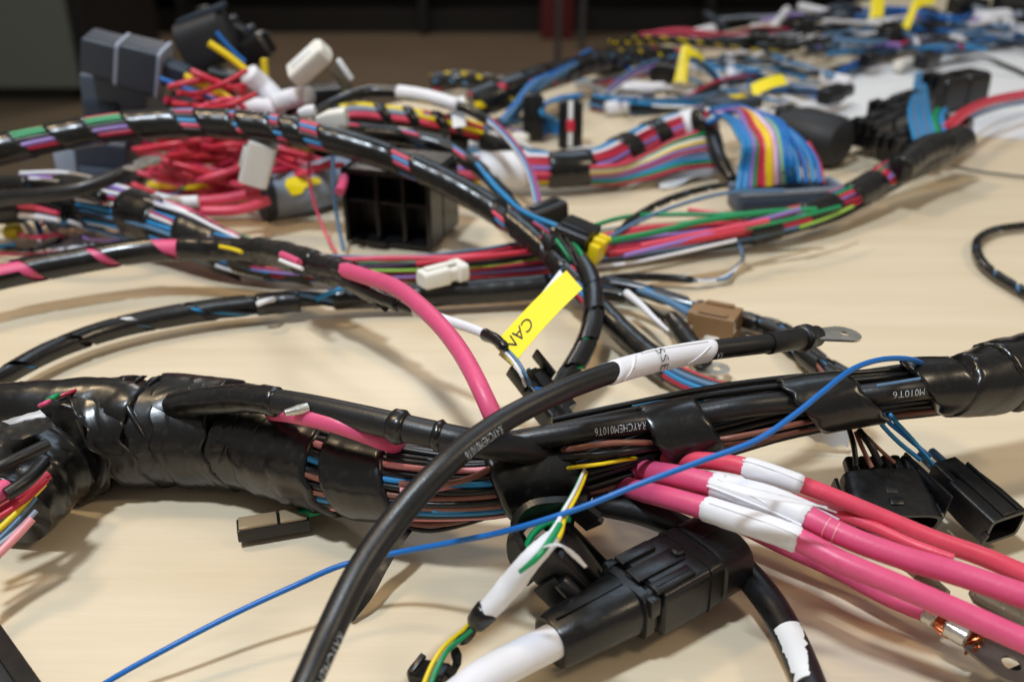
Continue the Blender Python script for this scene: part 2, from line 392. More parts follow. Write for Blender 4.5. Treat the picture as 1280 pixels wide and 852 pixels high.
# ================================================================== SETTING
def structure(o): o['kind'] = 'structure'; return o
def wood_mat():
    m = bpy.data.materials.new('table_veneer'); m.use_nodes = True; nt = m.node_tree; N = nt.nodes; L = nt.links; b = N['Principled BSDF']
    tc = N.new('ShaderNodeTexCoord'); mp = N.new('ShaderNodeMapping'); mp.inputs['Rotation'].default_value = (0, 0, math.radians(-24)); mp.inputs['Scale'].default_value = (3.0, 42, 1)
    L.new(tc.outputs['Object'], mp.inputs[0])
    n1 = N.new('ShaderNodeTexNoise'); n1.inputs['Scale'].default_value = 1.0; n1.inputs['Detail'].default_value = 7; n1.inputs['Roughness'].default_value = .6; L.new(mp.outputs[0], n1.inputs['Vector'])
    mp2 = N.new('ShaderNodeMapping'); mp2.inputs['Rotation'].default_value = (0, 0, math.radians(-24)); mp2.inputs['Scale'].default_value = (28, 700, 1); L.new(tc.outputs['Object'], mp2.inputs[0])
    n2 = N.new('ShaderNodeTexNoise'); n2.inputs['Scale'].default_value = 1.0; n2.inputs['Detail'].default_value = 3; L.new(mp2.outputs[0], n2.inputs['Vector'])
    cr = N.new('ShaderNodeValToRGB'); e = cr.color_ramp.elements
    e[0].position = .25; e[0].color = (*s2l((214, 196, 166)), 1); e[1].position = .75; e[1].color = (*s2l((230, 215, 188)), 1)
    L.new(n1.outputs[0], cr.inputs[0])
    mx = N.new('ShaderNodeMix'); mx.data_type = 'RGBA'; mx.blend_type = 'MULTIPLY'; mx.inputs['Factor'].default_value = .09
    L.new(cr.outputs[0], mx.inputs['A']); L.new(n2.outputs[0], mx.inputs['B'])
    n4 = N.new('ShaderNodeTexNoise'); n4.inputs['Scale'].default_value = 330; n4.inputs['Detail'].default_value = 2; L.new(tc.outputs['Object'], n4.inputs['Vector'])
    c4 = N.new('ShaderNodeValToRGB'); c4.color_ramp.elements[0].position = .76; c4.color_ramp.elements[1].position = .80; c4.color_ramp.elements[1].color = (.35, .35, .35, 1); L.new(n4.outputs[0], c4.inputs[0])
    m4 = N.new('ShaderNodeMix'); m4.data_type = 'RGBA'; m4.inputs['B'].default_value = (.25, .19, .13, 1); L.new(c4.outputs[0], m4.inputs['Factor']); L.new(mx.outputs['Result'], m4.inputs['A'])
    L.new(m4.outputs['Result'], b.inputs['Base Color']); b.inputs['Roughness'].default_value = .42; b.inputs['Specular IOR Level'].default_value = .35
    bp = N.new('ShaderNodeBump'); bp.inputs['Strength'].default_value = .08; bp.inputs['Distance'].default_value = .0003; L.new(n2.outputs[0], bp.inputs['Height']); L.new(bp.outputs[0], b.inputs['Normal'])
    return m
MATS['wood'] = wood_mat()
A = P(0, 236, 0); B = P(950, 30, 0); d = (B-A).normalized(); A2 = A-d*1.2; B2 = B+d*1.6; nn = Vector((d.y, -d.x, 0))
front = [B2+nn*2.6, A2+nn*1.9]
poly = [A2, B2, front[0], front[1]]
V = [(p.x, p.y, 0) for p in poly]+[(p.x, p.y, -0.028) for p in poly]
o = link('table', V, [(0, 3, 2, 1), (4, 5, 6, 7), (0, 1, 5, 4), (1, 2, 6, 5), (2, 3, 7, 6), (3, 0, 4, 7)], 'wood', smooth=False, origin=(0, 0, 0)); structure(o)
mat('floor', (120, 104, 86), .42, bump=.05, bscale=6, var=.15)
mat('cabinetdark', (22, 18, 16), .6, bscale=20)
mat('panel', (112, 120, 110), .6, bscale=8, var=.06)
mat('shelfwood', (84, 58, 34), .5, bscale=20)
mat('redboard', (96, 20, 22), .5, bscale=20)
mat('steel', (110, 112, 116), .35, metal=.8, bscale=40)
mat('skirting', (66, 72, 84), .5, bscale=20)
o = link('floor', [(-9, -3, -.75), (9, -3, -.75), (9, 12, -.75), (-9, 12, -.75)], [(0, 1, 2, 3)], 'floor', smooth=False); structure(o)
def wbox(name, m, a, b, parent=None, bev=.004):
    bm = bmesh.new(); bmesh.ops.create_cube(bm, size=1)
    for v in bm.verts: v.co = Vector([a[i]+(b[i]-a[i])*(v.co[i]+.5) for i in range(3)])
    bmesh.ops.bevel(bm, geom=bm.edges[:], offset=bev, segments=2, affect='EDGES')
    bm.verts.index_update(); V = [tuple(v.co) for v in bm.verts]; F = [tuple(v.index for v in f.verts) for f in bm.faces]; bm.free()
    return link(name, V, F, m, parent, sharp=40)
o = wbox('wall_back', 'cabinetdark', (-9, 7.6, -.75), (9, 7.8, 2.6)); structure(o)
def fp(x, y): return P(x, y, -750)
# grey-green cabinet at the left
c0 = fp(104, 128); c1 = fp(-200, 128)
t = thing('cabinet', 'dull grey-green cabinet standing on the floor at the far left behind the table', 'cabinet', (c0.x, c0.y, -.75))
wbox('side_panel', 'panel', (c1.x, c0.y, -.69), (c0.x, c0.y+.9, 1.0), t); wbox('plinth', 'cabinetdark', (c1.x, c0.y+.05, -.75), (c0.x-.05, c0.y+.85, -.69), t)
wbox('door_edge', 'cabinetdark', (c0.x+.003, c0.y+.02, -.68), (c0.x+.08, c0.y+.85, .98), t)
# dark shelving with a wooden shelf and things on it
c0 = fp(60, 46); 
t = thing('shelving', 'long dark shelving unit with brown wooden shelf edge along the back of the room', 'shelving', (0, c0.y+.1, -.75))
wbox('back_board', 'cabinetdark', (-3.4, c0.y+.55, -.75), (2.7, c0.y+.6, 1.2), t)
wbox('shelf', 'shelfwood', (-3.4, c0.y+.05, .02), (-.55, c0.y+.5, .06), t)
wbox('shelf', 'shelfwood', (-.5, c0.y+.05, .10), (2.7, c0.y+.5, .14), t)
wbox('lower_board', 'cabinetdark', (-3.4, c0.y+.12, -.75), (2.7, c0.y+.5, -.62), t)
for xx in (-2.9, -2.35, -1.9, -.53, 1.1, 2.2): wbox('upright', 'cabinetdark', (xx, c0.y+.03, -.74), (xx+.05, c0.y+.54, 1.1), t)
for i, xx in enumerate((-2.7, -2.1, -1.6)):
    o = wbox('storage_box', 'redboard' if i == 0 else 'skirting', (xx, c0.y+.15, -.3), (xx+.28, c0.y+.45, -.08), bev=.01)
    tag(o, ['dim red box on the far shelving, left of the grey boxes', 'dim grey box on the far shelving, next to the red box', 'dim grey box on the far shelving, furthest from the red box'][i], 'box')
c0 = fp(676, 50); c1 = fp(716, 50)
o = wbox('board', 'redboard', (c0.x, c0.y, -.75), (c1.x, c0.y+.04, 1.1)); tag(o, 'dark red upright board leaning between the chair legs in the background', 'board')
t = thing('chair_frame', 'thin grey steel chair frame standing on the floor behind the table', 'chair', tuple(fp(700, 80)))
for px, py in ((697, 78), (727, 62)):
    a = fp(px, py); pa = Path(world=[a, a+Vector((0, 0, .5)), a+Vector((0, .02, 1.0))], w=10, step=.05); pa.r[:] = .016; tube('leg', pa, 'steel', t, step=.1)
a = fp(697, 78); b = fp(727, 62); pa = Path(world=[a+Vector((0, 0, .62)), b+Vector((0, 0, .62))], w=10, step=.05); pa.r[:] = .012; tube('rail', pa, 'steel', t, step=.1)

# ================================================================== PAPERS (top right)
def paper(label, pts, lift=.0004, curl=.004):
    a, b, c, d2 = [P(x, y, 0)+Vector((0, 0, lift)) for x, y in pts]
    o = sheet('paper_sheet', 'paper', a, b, c, d2, nx=16, ny=12, bend=lambda u, v: Vector((0, 0, curl*(max(0, u-.6)**2*3+max(0, v-.7)**2*3)+.0006*noise.noise((u*4, v*4, lift*900))**2)))
    return tag(o, label, 'paper')
paper('large white paper sheet lying under the black connectors at the right', [(968, 152), (1400, 184), (1320, 58), (1070, 84)], .0004)
paper('white paper sheet nearest the back at the far right of the table', [(1090, 90), (1350, 100), (1330, 52), (1180, 58)], .0012, .006)
# black tray corner bottom left
k = Kit((-70, 905, 4), (60, 905, 4)); 
t = thing('tray', 'black flat tray corner poking into the lower left corner of the picture', 'tray', k.base())
a, b = P(-6, 780, 0), P(52, 862, 0); e = (b-a).normalized(); n2 = Vector((e.y, -e.x, 0)); n2 = n2 if n2.x < 0 else -n2
def prism(name, m, pts, z0, z1, parent=None):
    n = len(pts); V = [(p.x, p.y, z0) for p in pts]+[(p.x, p.y, z1) for p in pts]
    F = [tuple(range(n))[::-1], tuple(range(n, 2*n))]+[(i, (i+1) % n, n+(i+1) % n, n+i) for i in range(n)]
    o = link(name, V, F, m, parent, smooth=False)
    bm = bmesh.new(); bm.from_mesh(o.data); bmesh.ops.recalc_face_normals(bm, faces=bm.faces); bm.to_mesh(o.data); bm.free(); return o
a -= e*.12; b += e*.05
prism('rim', 'black', [a, b, b+n2*.006, a+n2*.006], 0, .006, t)
prism('base', 'boots', [a+n2*.006, b+n2*.006, b+n2*.08, a+n2*.08], 0, .003, t)

# ================================================================== MAIN TAPED TRUNK
TR = Path([(-90, 760, 16), (-30, 690, 18), (10, 640, 20), (50, 590, 23), (110, 550, 22), (200, 538, 23), (300, 545, 23), (400, 575, 26), (500, 600, 31), (600, 605, 33), (690, 590, 35), (790, 562, 38), (880, 537, 41), (980, 513, 44), (1090, 495, 47), (1190, 481, 49), (1240, 472, 50), (1340, 458, 50)],
          [108, 108, 112, 122, 131, 132, 127, 117, 102, 92, 84, 82, 80, 74, 68, 70, 84, 92], step=.003)
t = root_at(TR, 'taped_harness', 'thick main harness trunk wound in glossy black tape across the foreground', 'wiring harness')
trunk = t
sA = TR.find(80, 575); sB = TR.find(424, 590)
wires(t, TR, ['black', 'black', 'black', 'black', 'black', 'black', 'black', 'black', 'salmon', 'black', 'skyblue', 'black', 'brownwire', 'black', 'brownwire', 'skyblue', 'black', 'salmon', 'black', 'black'], TR.find(400, 577), TR.find(640, 600), -50, 150, wr=.088, rad=.905)
wires(t, TR, ['black', 'black', 'tape', 'black', 'black', 'black', 'black', 'black', 'black', 'black', 'black', 'brownwire', 'black', 'black'], TR.find(640, 600), TR.len, -60, 150, wr=.12, rad=.88, wob=.001)
for i, (xa, xb, ex, sl) in enumerate(((None, 136, .0006, .004), (118, 190, .0014, -.007), (168, 246, .0007, .008), (222, 300, .0015, -.005), (282, 352, .0008, .006), (338, 424, .0013, -.004))):
    tape(t, TR, sA if xa is None else TR.find(xa), sB if xb == 424 else TR.find(xb), extra=ex, wr=.045, k=72, seed=3.3+i*4.7, pitch=.03, step=.0010, slant=sl, jag=.0035, lapw=.0003)
def crease(path, x0, x1, a0, a1, w, nm='tape_crease'):
    pts = []
    for i in range(7):
        u = i/6; s_ = path.find(x0)+(path.find(x1)-path.find(x0))*u; C, T, U, S, R = path.at(s_); a_ = math.radians(a0+(a1-a0)*u)+.12*noise.noise((u*4, a0, 1)); pts.append(tuple(C+(R*(1.012)+.0010)*(math.cos(a_)*U+math.sin(a_)*S)))
    pa = Path(world=pts, w=2, step=.0015); pa.r[:] = w; pa.r *= np.sin(np.linspace(.15, 3.0, len(pa.r))); return tube(nm, pa, 'tape', t, k=8)
crease(TR, 150, 205, -12, 70, .0016); crease(TR, 262, 252, 8, 40, .0013); crease(TR, 205, 198, -18, 6, .0013); crease(TR, 188, 180, -20, 2, .0012); crease(TR, 250, 268, 5, 30, .001)
for xa, xb, sd in ((440, 478, 1), (455, 505, 2)): pass
tape(t, TR, TR.find(442), TR.find(512), extra=.0010, wr=.03, k=48, pitch=.02, slant=-.006, seed=8)
tape(t, TR, TR.find(618), TR.find(716), extra=.0022, wr=.05, k=52, pitch=.02, slant=-.004, seed=12)
TC = Path([(780, 556, 45), (850, 541, 48), (900, 531, 50), (1000, 508, 53), (1082, 495, 55), (1150, 484, 56), (1200, 481, 56), (1250, 470, 55), (1340, 452, 54)], [86, 86, 84, 76, 72, 72, 72, 86, 92])
for xa, xb, wr_, sl_, sd_ in ((824, 893, .022, -.006, 15), (1002, 1082, .022, -.009, 17), (1146, 1206, .03, -.008, 19), (1190, 1252, .03, .005, 29), (1240, 1330, .085, -.004, 23)):
    tape(t, TC, TC.find(xa), TC.find(xb), extra=.0004+(.0006 if sd_ in (29, 23) else 0), wr=wr_, k=60, pitch=.04, slant=sl_, seed=sd_, lapw=.0002, jag=.002)
# heavy printed sleeve on the upper near side of the trunk
HV = Path([(600, 560, 48), (660, 549, 53), (740, 536, 56), (790, 529, 56), (850, 522, 54), (930, 508, 58), (1040, 498, 56), (1120, 489, 60), (1200, 480, 55), (1290, 470, 48)], 28)
hv = tube('heavy_cable', HV, 'rubber', t, k=24)
s_ = HV.find(800, 526); print_on(hv, HV, 'RAYCHEM010T6', s_, camdeg(HV, s_)-2, .0042, extra=.0003, length=HV.find(800, 526)-HV.find(741, 536))
s_ = HV.find(1143, 487); print_on(hv, HV, 'M010T6', s_, camdeg(HV, s_)+0, .0036, extra=.0003, length=HV.find(1143, 487)-HV.find(1112, 489))
# upper ribs
for i, (dy, w_) in enumerate(((-18, 9), (-26, 8), (-23, 8))):
    pa = Path([(690, 548+dy*.85, 56-i), (780, 531+dy*.95, 58-i), (880, 512+dy, 60-i), (980, 499+dy, 62-i), (1090, 491+dy, 62-i), (1190, 480+dy, 60-i)], w_)
    tube('wire', pa, 'black', t, k=10, wob=.0006, seed=i)
pa = Path([(790, 508, 58), (840, 500, 58), (880, 500, 58)], 4); tube('wire', pa, 'skyblue', t, k=8)
pa = Path([(1095, 482, 70), (1150, 473, 70)], 4); tube('wire', pa, 'steelblue', t, k=8)
# sagging wires below the trunk
for pts, w_, m_ in (([(470, 640, 22), (520, 655, 20), (570, 652, 21), (620, 636, 25)], 8, 'brownwire'), ([(480, 636, 25), (530, 645, 24), (580, 640, 25), (630, 622, 28)], 7, 'brownwire'),
                    ([(490, 620, 30), (540, 625, 30), (590, 612, 33), (625, 594, 38)], 9, 'brownwire'), ([(480, 648, 20), (530, 663, 18), (590, 652, 20), (640, 634, 24)], 6, 'black'),
                    ([(540, 638, 30), (580, 637, 30), (612, 628, 32)], 6, 'skyblue'), ([(500, 614, 38), (550, 612, 38), (600, 600, 40), (625, 596, 42)], 11, 'salmon'), ([(500, 604, 40), (540, 606, 42), (580, 600, 44), (630, 576, 46)], 8, 'brownwire'),
                    ([(700, 587, 40), (722, 583, 47), (750, 580, 48), (776, 575, 47), (800, 572, 40)], 5, 'yellow'), ([(695, 564, 46), (720, 560, 52), (760, 554, 54), (800, 553, 52), (830, 555, 44)], 8, 'brownwire'),
                    ([(696, 572, 46), (730, 569, 50), (780, 564, 51), (830, 557, 46)], 9, 'black'),
                    ([(870, 553, 44), (900, 549, 50), (950, 540, 52), (990, 531, 52), (1030, 522, 46)], 7, 'brownwire'), ([(870, 560, 42), (900, 557, 46), (950, 549, 48), (1010, 536, 44)], 5, 'brownwire')):
    tube('wire', Path(pts, w_), m_, t, k=10)
# second arm of the trunk: upper left
AR = Path([(-60, 515, 30), (0, 512, 34), (60, 508, 36), (120, 508, 36), (175, 524, 32)], [70, 66, 64, 70, 84])
tape(t, AR, 0, AR.len, extra=.0005, wr=.10, k=44, pitch=.013, seed=31, name='tape_wrap')
for pts, w_, m_ in (([(50, 507, 47), (56, 504, 49), (62, 501, 48)], 6, 'pink'), ([(60, 500, 47), (66, 497, 49), (72, 494, 48)], 7, 'green'), ([(70, 497, 46), (88, 490, 47), (104, 485, 44)], 5, 'crimson')):
    tube('wire', Path(pts, w_), m_, t, k=10, step=.001)
o = sheet('paper_scrap', 'paper', P(2, 526, 50), P(50, 512, 50), P(62, 525, 46), P(22, 534, 46), t, bend=lambda u, v: Vector((0, 0, .001*noise.noise((u*3, v*3, 1)))))
o = sheet('tape_flap', 'tape', P(-10, 560, 46), P(70, 534, 48), P(60, 520, 48), P(-10, 528, 48), t, bend=lambda u, v: Vector((0, 0, .0015*noise.noise((u*5, v*3, 4)))))
# wires spilling from the open end at the lower left
for pts, w_, m_ in (([(-40, 660, 30), (0, 637, 32), (30, 617, 34), (60, 593, 36)], 13, 'crimson'), ([(-40, 690, 28), (0, 660, 30), (25, 636, 33), (55, 605, 35)], 8, 'yellow'),
                    ([(-40, 672, 28), (0, 645, 33), (28, 627, 35), (58, 600, 36)], 8, 'red'), ([(-40, 705, 26), (0, 672, 28), (22, 650, 31), (45, 622, 34)], 5, 'steelblue'), ([(-40, 715, 24), (0, 680, 27), (25, 660, 29), (45, 638, 32)], 7, 'lightgrey'),
                    ([(-40, 728, 22), (0, 690, 25), (22, 668, 28), (40, 648, 31)], 11, 'salmon'), ([(8, 618, 42), (30, 604, 43), (55, 578, 44)], 18, 'black'), ([(-14, 622, 40), (0, 614, 41), (8, 608, 41)], 22, 'pink'), ([(-40, 600, 42), (0, 583, 44), (60, 555, 44)], 16, 'rubber')):
    tube('wire', Path(pts, w_), m_, t, k=12)
tape(t, TR, TR.find(10, 640), TR.find(60, 580), extra=-.001, wr=.16, k=44, pitch=.02, seed=41)
# hose lying along the top of the trunk
HS = Path([(190, 515, 34), (250, 502, 48), (310, 498, 56), (365, 505, 60), (440, 520, 63), (520, 538, 64), (590, 553, 62), (650, 562, 52), (700, 570, 40)], 33)
t = root_at(HS, 'corrugated_hose', 'smooth black sleeve lying on top of the taped harness above the short pink cable', 'hose')
t.name = 'cable_sleeve'
tube('sleeve', HS, 'rubber', t, k=22)
tape(t, HS, HS.find(215), HS.find(352), extra=.0006, wr=.09, k=36, seed=2)
tape(t, HS, HS.find(487), HS.find(512), extra=.001, wr=.12, k=32, seed=5, label='blistered black tape patch')
for x_ in (500, 548): tape(t, HS, HS.find(x_), HS.find(x_+5), extra=.0009, wr=.02, k=24, seed=5, name='tie')
cable('pink_stub', 'short pink cable lying in the groove between black sleeve and taped trunk', 'cable', [(336, 516, 40), (352, 516, 52), (372, 519, 59), (400, 525, 60), (430, 533, 60), (460, 544, 57), (484, 553, 51), (506, 560, 38)], 22, 'pink', k=18)
k = Kit((356, 516, 64), (385, 509, 64)); t = thing('lug_tip', 'small silver crimp end sticking out of the tape beside the short pink cable', 'cable lug', k.base())
k.loft('barrel', 'tin', [(0, 4, 4, 0, 0), (.6, 7, 6, 0, 0), (1, 7, 6, 0, 0), (1, 5, 4, 0, 0), (.5, 4, 3, 0, 0)], t, 2.4, 20)

# ================================================================== HEAVY BLACK CABLE WITH WHITE SLEEVE
HB = Path([(362, 900, 40), (385, 850, 44), (412, 790, 48), (445, 722, 55), (490, 655, 62), (545, 592, 71), (610, 538, 77), (690, 494, 80), (770, 464, 78), (880, 439, 72), (960, 429, 68), (1020, 420, 60)], [39, 38, 38, 37, 36, 34, 31, 28.5, 27, 25.5, 24.5, 24])
t = root_at(HB, 'battery_cable', 'heavy black cable arching over the trunk, white sleeve and ring terminal at its end', 'cable')
hb_ = tube('sheath', HB, 'rubber', t, 0, HB.find(965, 428), k=32)
print_on(hb_, HB, 'RAYCHEM010T6', HB.find(620, 537), camdeg(HB, HB.find(600, 550))+12, .0044, extra=.0003, length=HB.find(620, 537)-HB.find(578, 572))
print_on(hb_, HB, 'RAYCHEM010T6', HB.find(415, 786), camdeg(HB, HB.find(400, 820))+30, .0044, length=.026, extra=.0003)
print_on(hb_, HB, 'RA', HB.find(893, 437), camdeg(HB, HB.find(893, 437))+20, .004, length=.003, extra=.0003)
WS0, WS1 = HB.find(766, 465), HB.find(884, 438)
tape(t, HB, WS0, WS1, extra=.0004, wr=.02, m='sleeve', k=36, name='white_sleeve', pitch=.06, seed=4, slant=.002)
print_on(t, HB, 'SSE E', HB.find(817, 453), camdeg(HB, HB.find(817, 453))-58, .0060, length=.0122, mode='around', m='ink', extra=.0012)
print_on(t, HB, 'SSE E', HB.find(831, 450), -12, .0028, length=.0001, mode='around', m='ink', extra=-.001) if False else None
def seam(path, par, x0, x1, a0, a1, r=.00035, m='sleeve', lift=.0006):
    pts = []
    for i in range(7):
        u = i/6; s_ = path.find(*x0)+(path.find(*x1)-path.find(*x0))*u; C, T, U, S, R = path.at(s_); a_ = math.radians(camdeg(path, s_)+a0+(a1-a0)*u); pts.append(tuple(C+(R+lift)*(math.cos(a_)*U+math.sin(a_)*S)))
    pa = Path(world=pts, w=2, step=.0015); pa.r[:] = r; return tube('sleeve_seam', pa, m, par, k=6)
seam(HB, t, (768, 465), (796, 457), 60, -60, .0005); seam(HB, t, (800, 457), (880, 439), -58, -50, .0004); seam(HB, t, (850, 446), (882, 438), 55, -20, .0003)
c0, c1 = HB.find(958, 428), HB.find(1012, 421)
tube('shrink_collar', HB, 'rubber', t, c0, c0+.0022, w=1.16, k=26, step=.0006); tube('shrink_tube', HB, 'rubber', t, c0+.0022, c1, w=1.10, k=26)
tape(t, HB, HB.find(1000, 423), HB.find(1009, 421), extra=.0016, wr=.1, k=26, m='rubber', name='shrink_bulge', seed=4, step=.001)
tube('shrink_end', HB, 'rubber', t, c1, HB.len, w=1.12, k=26)
k = Kit((1012, 419, 62), (1073, 417, 59)); ring_lug(t, k, 0, 1, 21, 6, th=3)

# ================================================================== PINK CABLE WITH TAPED END + SPIRAL CABLE
SP = Path([(-60, 360, 26), (0, 345, 27), (60, 333, 28), (110, 324, 29), (180, 313, 31), (250, 311, 33), (320, 313, 36), (380, 327, 42), (440, 342, 48)], [32, 31, 30, 29, 28, 26, 26, 28, 28])
t = root_at(SP, 'spiral_wrapped_cable', 'black cable with pink stripes between tape turns, joined by tape to the pink cable', 'cable')
tube('inner_cable', SP, 'pink', t, k=18, w=.9)
spiral(t, SP, 0, SP.find(230, 311), pitch=.042, cover=.84, extra=.0009, hand=1, k=26, phase=1.15)
tape(t, SP, SP.find(226, 311), SP.find(330, 313), extra=.0006, wr=.08, seed=9)
tape(t, SP, SP.find(322, 313), SP.find(398, 331), extra=.0012, wr=.30, k=40, seed=14, pitch=.006)
tape(t, SP, SP.find(390, 330), SP.len, extra=.0006, wr=.16, seed=24, pitch=.008)
for pts, w_, m_ in (([(352, 318, 48), (362, 322, 49), (374, 328, 50)], 9, 'pink'), ([(350, 325, 48), (362, 330, 49), (378, 336, 50)], 5, 'white'), ([(275, 308, 40), (290, 311, 41), (302, 315, 42)], 5, 'yellow')):
    tube('wire', Path(pts, w_, step=.0015), m_, t, k=10)
PK = Path([(425, 336, 48), (452, 344, 54), (490, 357, 62), (525, 382, 70), (560, 418, 74), (585, 455, 76), (605, 495, 74), (618, 524, 68), (621, 532, 56)], [20, 20, 21, 22, 22.5, 23.5, 24, 25, 25])
t = root_at(PK, 'pink_cable', 'single thick pink cable arching from the taped joint down behind the heavy black cable', 'cable'); tube('sheath', PK, 'pink', t, k=24)
# black taped branch with white sleeve leading to the yellow flag
BR = Path([(400, 340, 40), (435, 352, 44), (462, 366, 45), (490, 378, 46), (530, 392, 48), (570, 404, 50), (605, 417, 52), (632, 436, 54), (650, 462, 48), (660, 480, 40)], [22, 18, 16, 15, 14, 13, 12, 9, 7, 6])
t = root_at(BR, 'branch_cable', 'thin taped branch with a white sleeve running behind the pink cable to the yellow flag', 'cable')
tube('inner_wires', BR, 'black', t, 0, BR.find(612, 420), w=.8)
tape(t, BR, 0, BR.find(500, 382), extra=.0005, wr=.25, seed=12, k=28); tape(t, BR, BR.find(604, 416), BR.find(632, 436), extra=.0006, wr=.2, seed=13, k=24)
tube('white_sleeve', BR, 'sleeve', t, BR.find(522, 389), BR.find(606, 417), w=1.0, k=18)
sheet('tape_flap', 'tape', P(436, 350, 46), P(496, 370, 46), P(483, 390, 42), P(455, 372, 43), t, bend=lambda u, v: Vector((0, 0, .0018*noise.noise((u*4, v*4, 2)))))
for dx, m_ in ((-3, 'white'), (3, 'steelblue')):
    tube('wire', Path([(628+dx, 434, 53), (645+dx, 452, 50), (655+dx, 470, 46), (660+dx, 482, 40)], 4.5, step=.002), m_, t, k=8)
# yellow flag label CAN
t = thing('flag_label', 'bright yellow flag label reading CAN, standing up in the middle of the picture', 'label', tuple(P(628, 440, 50)))
z0, z1 = 52, 66
A_, B_, C_, D_ = P(617, 431, z0), P(708, 338, z1), P(728, 361, z1-3), P(641, 456, z0-3)
sheet('flag', 'label', A_, B_, C_, D_, t, nx=20, ny=4, th=.0002, bend=lambda u, v: Vector((0, 0, .0015*math.sin(u*math.pi))))
sheet('flag_back', 'paper', A_+(D_-A_)*.25+Vector((0, .0012, -.003)), P(700, 337, z1-5), P(716, 360, z1-8), D_+Vector((0, .0012, -.0015)), t, nx=20, ny=4, bend=lambda u, v: Vector((0, 0, .0012*math.sin(u*math.pi))))
ux = (A_-B_).normalized(); vy = (C_-B_); hgt = vy.length; vy = vy.normalized(); nz = ux.cross(vy); nz = nz if nz.z > 0 else -nz
def flat_text(txt, pxy, size, parent, us, vs, wx=1.0):
    V, F = text_mesh(txt, size); Pp = pxy; L_ = (B_-A_).length; out = []
    for x, y, z in V:
        p = Pp+us*(x*wx)+vs*y; u = min(1, max(0, (p-A_).dot(B_-A_)/L_**2)); out.append(tuple(p+Vector((0, 0, .0015*math.sin(u*math.pi)))+nz*.00025))
    return link('printed_text', out, F, 'ink', parent, smooth=False)
flat_text('CAN', B_+ux*(L_ := (B_-A_).length)*.60+vy*hgt*.24, .0108, t, ux, vy, .92)
a_ = A_+(B_-A_)*.035; 
sheet('printed_bar', 'ink', a_+vy*hgt*.12+nz*.0004, a_+ux*-.0012+vy*hgt*.12+nz*.0004, a_+ux*-.0012+vy*hgt*.5+nz*.0004, a_+vy*hgt*.5+nz*.0004, t, nx=2, ny=2, th=.00005)

# small black connector under the flag
k = Kit((660, 470, 34), (700, 520, 22)); t = thing('connector', 'small black plug hanging on blue and white wires below the yellow CAN flag', 'connector', k.base())
k.loft('housing', 'plastic', [(0, 17, 11, 0, 0), (.05, 19, 13, 0, 0), (.55, 20, 14, 0, 0), (.56, 24, 17, 0, 0), (1, 24, 17, 0, 0)], t, 6)
k.box('latch', 'plastic', .1, .8, -6, 6, 15, 19, t); k.box('side_clip', 'plastic', -.25, .25, -24, -20, -4, 14, t); k.box('side_clip', 'plastic', -.3, .3, 19, 23, 6, 22, t); k.box('seal_plate', 'plastic', -.06, .0, -12, 14, -8, 8, t)
for y_ in (-6, 5): k.loft('wire_seal', 'skyblue', [(-.12, 3, 3, y_, 2), (.02, 4, 4, y_, 2)], t, 2, 12)
cable('sleeved_cable', 'short black cable running from the small plug down into the trunk', 'cable', [(690, 500, 22), (712, 528, 30), (730, 556, 44)], 24, 'rubber', k=18)
cable('blue_link_wire', 'short blue wire glimpsed behind the heavy black cable near the small plug', 'wire', [(640, 528, 60), (662, 516, 62), (684, 500, 50), (688, 488, 38), (670, 486, 34)], 6, 'blue', k=10)

# ================================================================== BLUE FOREGROUND WIRE
cable('blue_wire', 'long thin blue wire crossing the whole foreground over trunk and table', 'wire', [(90, 880, 2), (135, 850, 7), (210, 808, 13), (300, 762, 18), (370, 730, 22), (425, 706, 24), (480, 693, 26), (560, 678, 36), (640, 661, 50), (720, 636, 60), (800, 604, 68), (880, 574, 74), (940, 552, 78), (990, 520, 80), (1030, 488, 82), (1065, 462, 82), (1100, 450, 79), (1142, 450, 72), (1160, 462, 60)],
      [7.6, 7.6, 7.6, 7.6, 7.6, 7.6, 7.6, 7.6, 7.8, 7.8, 7.8, 7.8, 7.8, 7.6, 7.4, 7.2, 7, 6.6, 6.6], 'blue', k=14, wob=.0005)
# ================================================================== PINK POWER CABLES, LOWER RIGHT
def power(label, pts, w, m, white=None, marks=0, torn=None, group=None):
    pa = Path(pts, w); t = root_at(pa, 'power_cable', label, 'cable', group); tube('sheath', pa, m, t, k=24, wob=.0006, seed=pts[0][1])
    if white:
        tape(t, pa, pa.find(*white[0]), pa.find(*white[1]), extra=.0005, wr=.014, m='sleeve', k=30, name='white_sleeve', pitch=.05, seed=pts[0][0], sharp=40, jag=.0010)
    return pa, t
p1, t1 = power('lowest pink power cable, white sleeve behind the big plug, running off at lower right', [(735, 588, 18), (790, 610, 32), (850, 626, 40), (900, 641, 42), (1000, 676, 42), (1045, 700, 41), (1120, 731, 39), (1200, 764, 36), (1280, 799, 34), (1340, 824, 33)], [24, 26, 28, 29, 30, 30, 30, 31, 32, 33], 'pink', ((883, 636), (998, 673)))
p2, t2 = power('pink power cable with torn white sleeve, second from the bottom at the right', [(735, 570, 20), (800, 586, 36), (870, 600, 44), (920, 614, 45), (1010, 647, 46), (1045, 665, 45), (1120, 694, 43), (1200, 718, 41), (1280, 745, 40), (1350, 768, 39)], [26, 27, 30, 32, 31, 30, 30, 31, 32, 33], 'pink', ((884, 606), (1010, 648)))
p3, t3 = power('coral cable with a smooth white sleeve, uppermost of the right-hand power cables', [(830, 575, 40), (880, 576, 46), (930, 583, 50), (1003, 606, 48), (1080, 636, 44), (1160, 671, 38), (1240, 700, 32), (1340, 745, 28)], [19, 22, 23, 22, 21, 24, 25, 27], 'coral', ((926, 581), (1002, 606)))
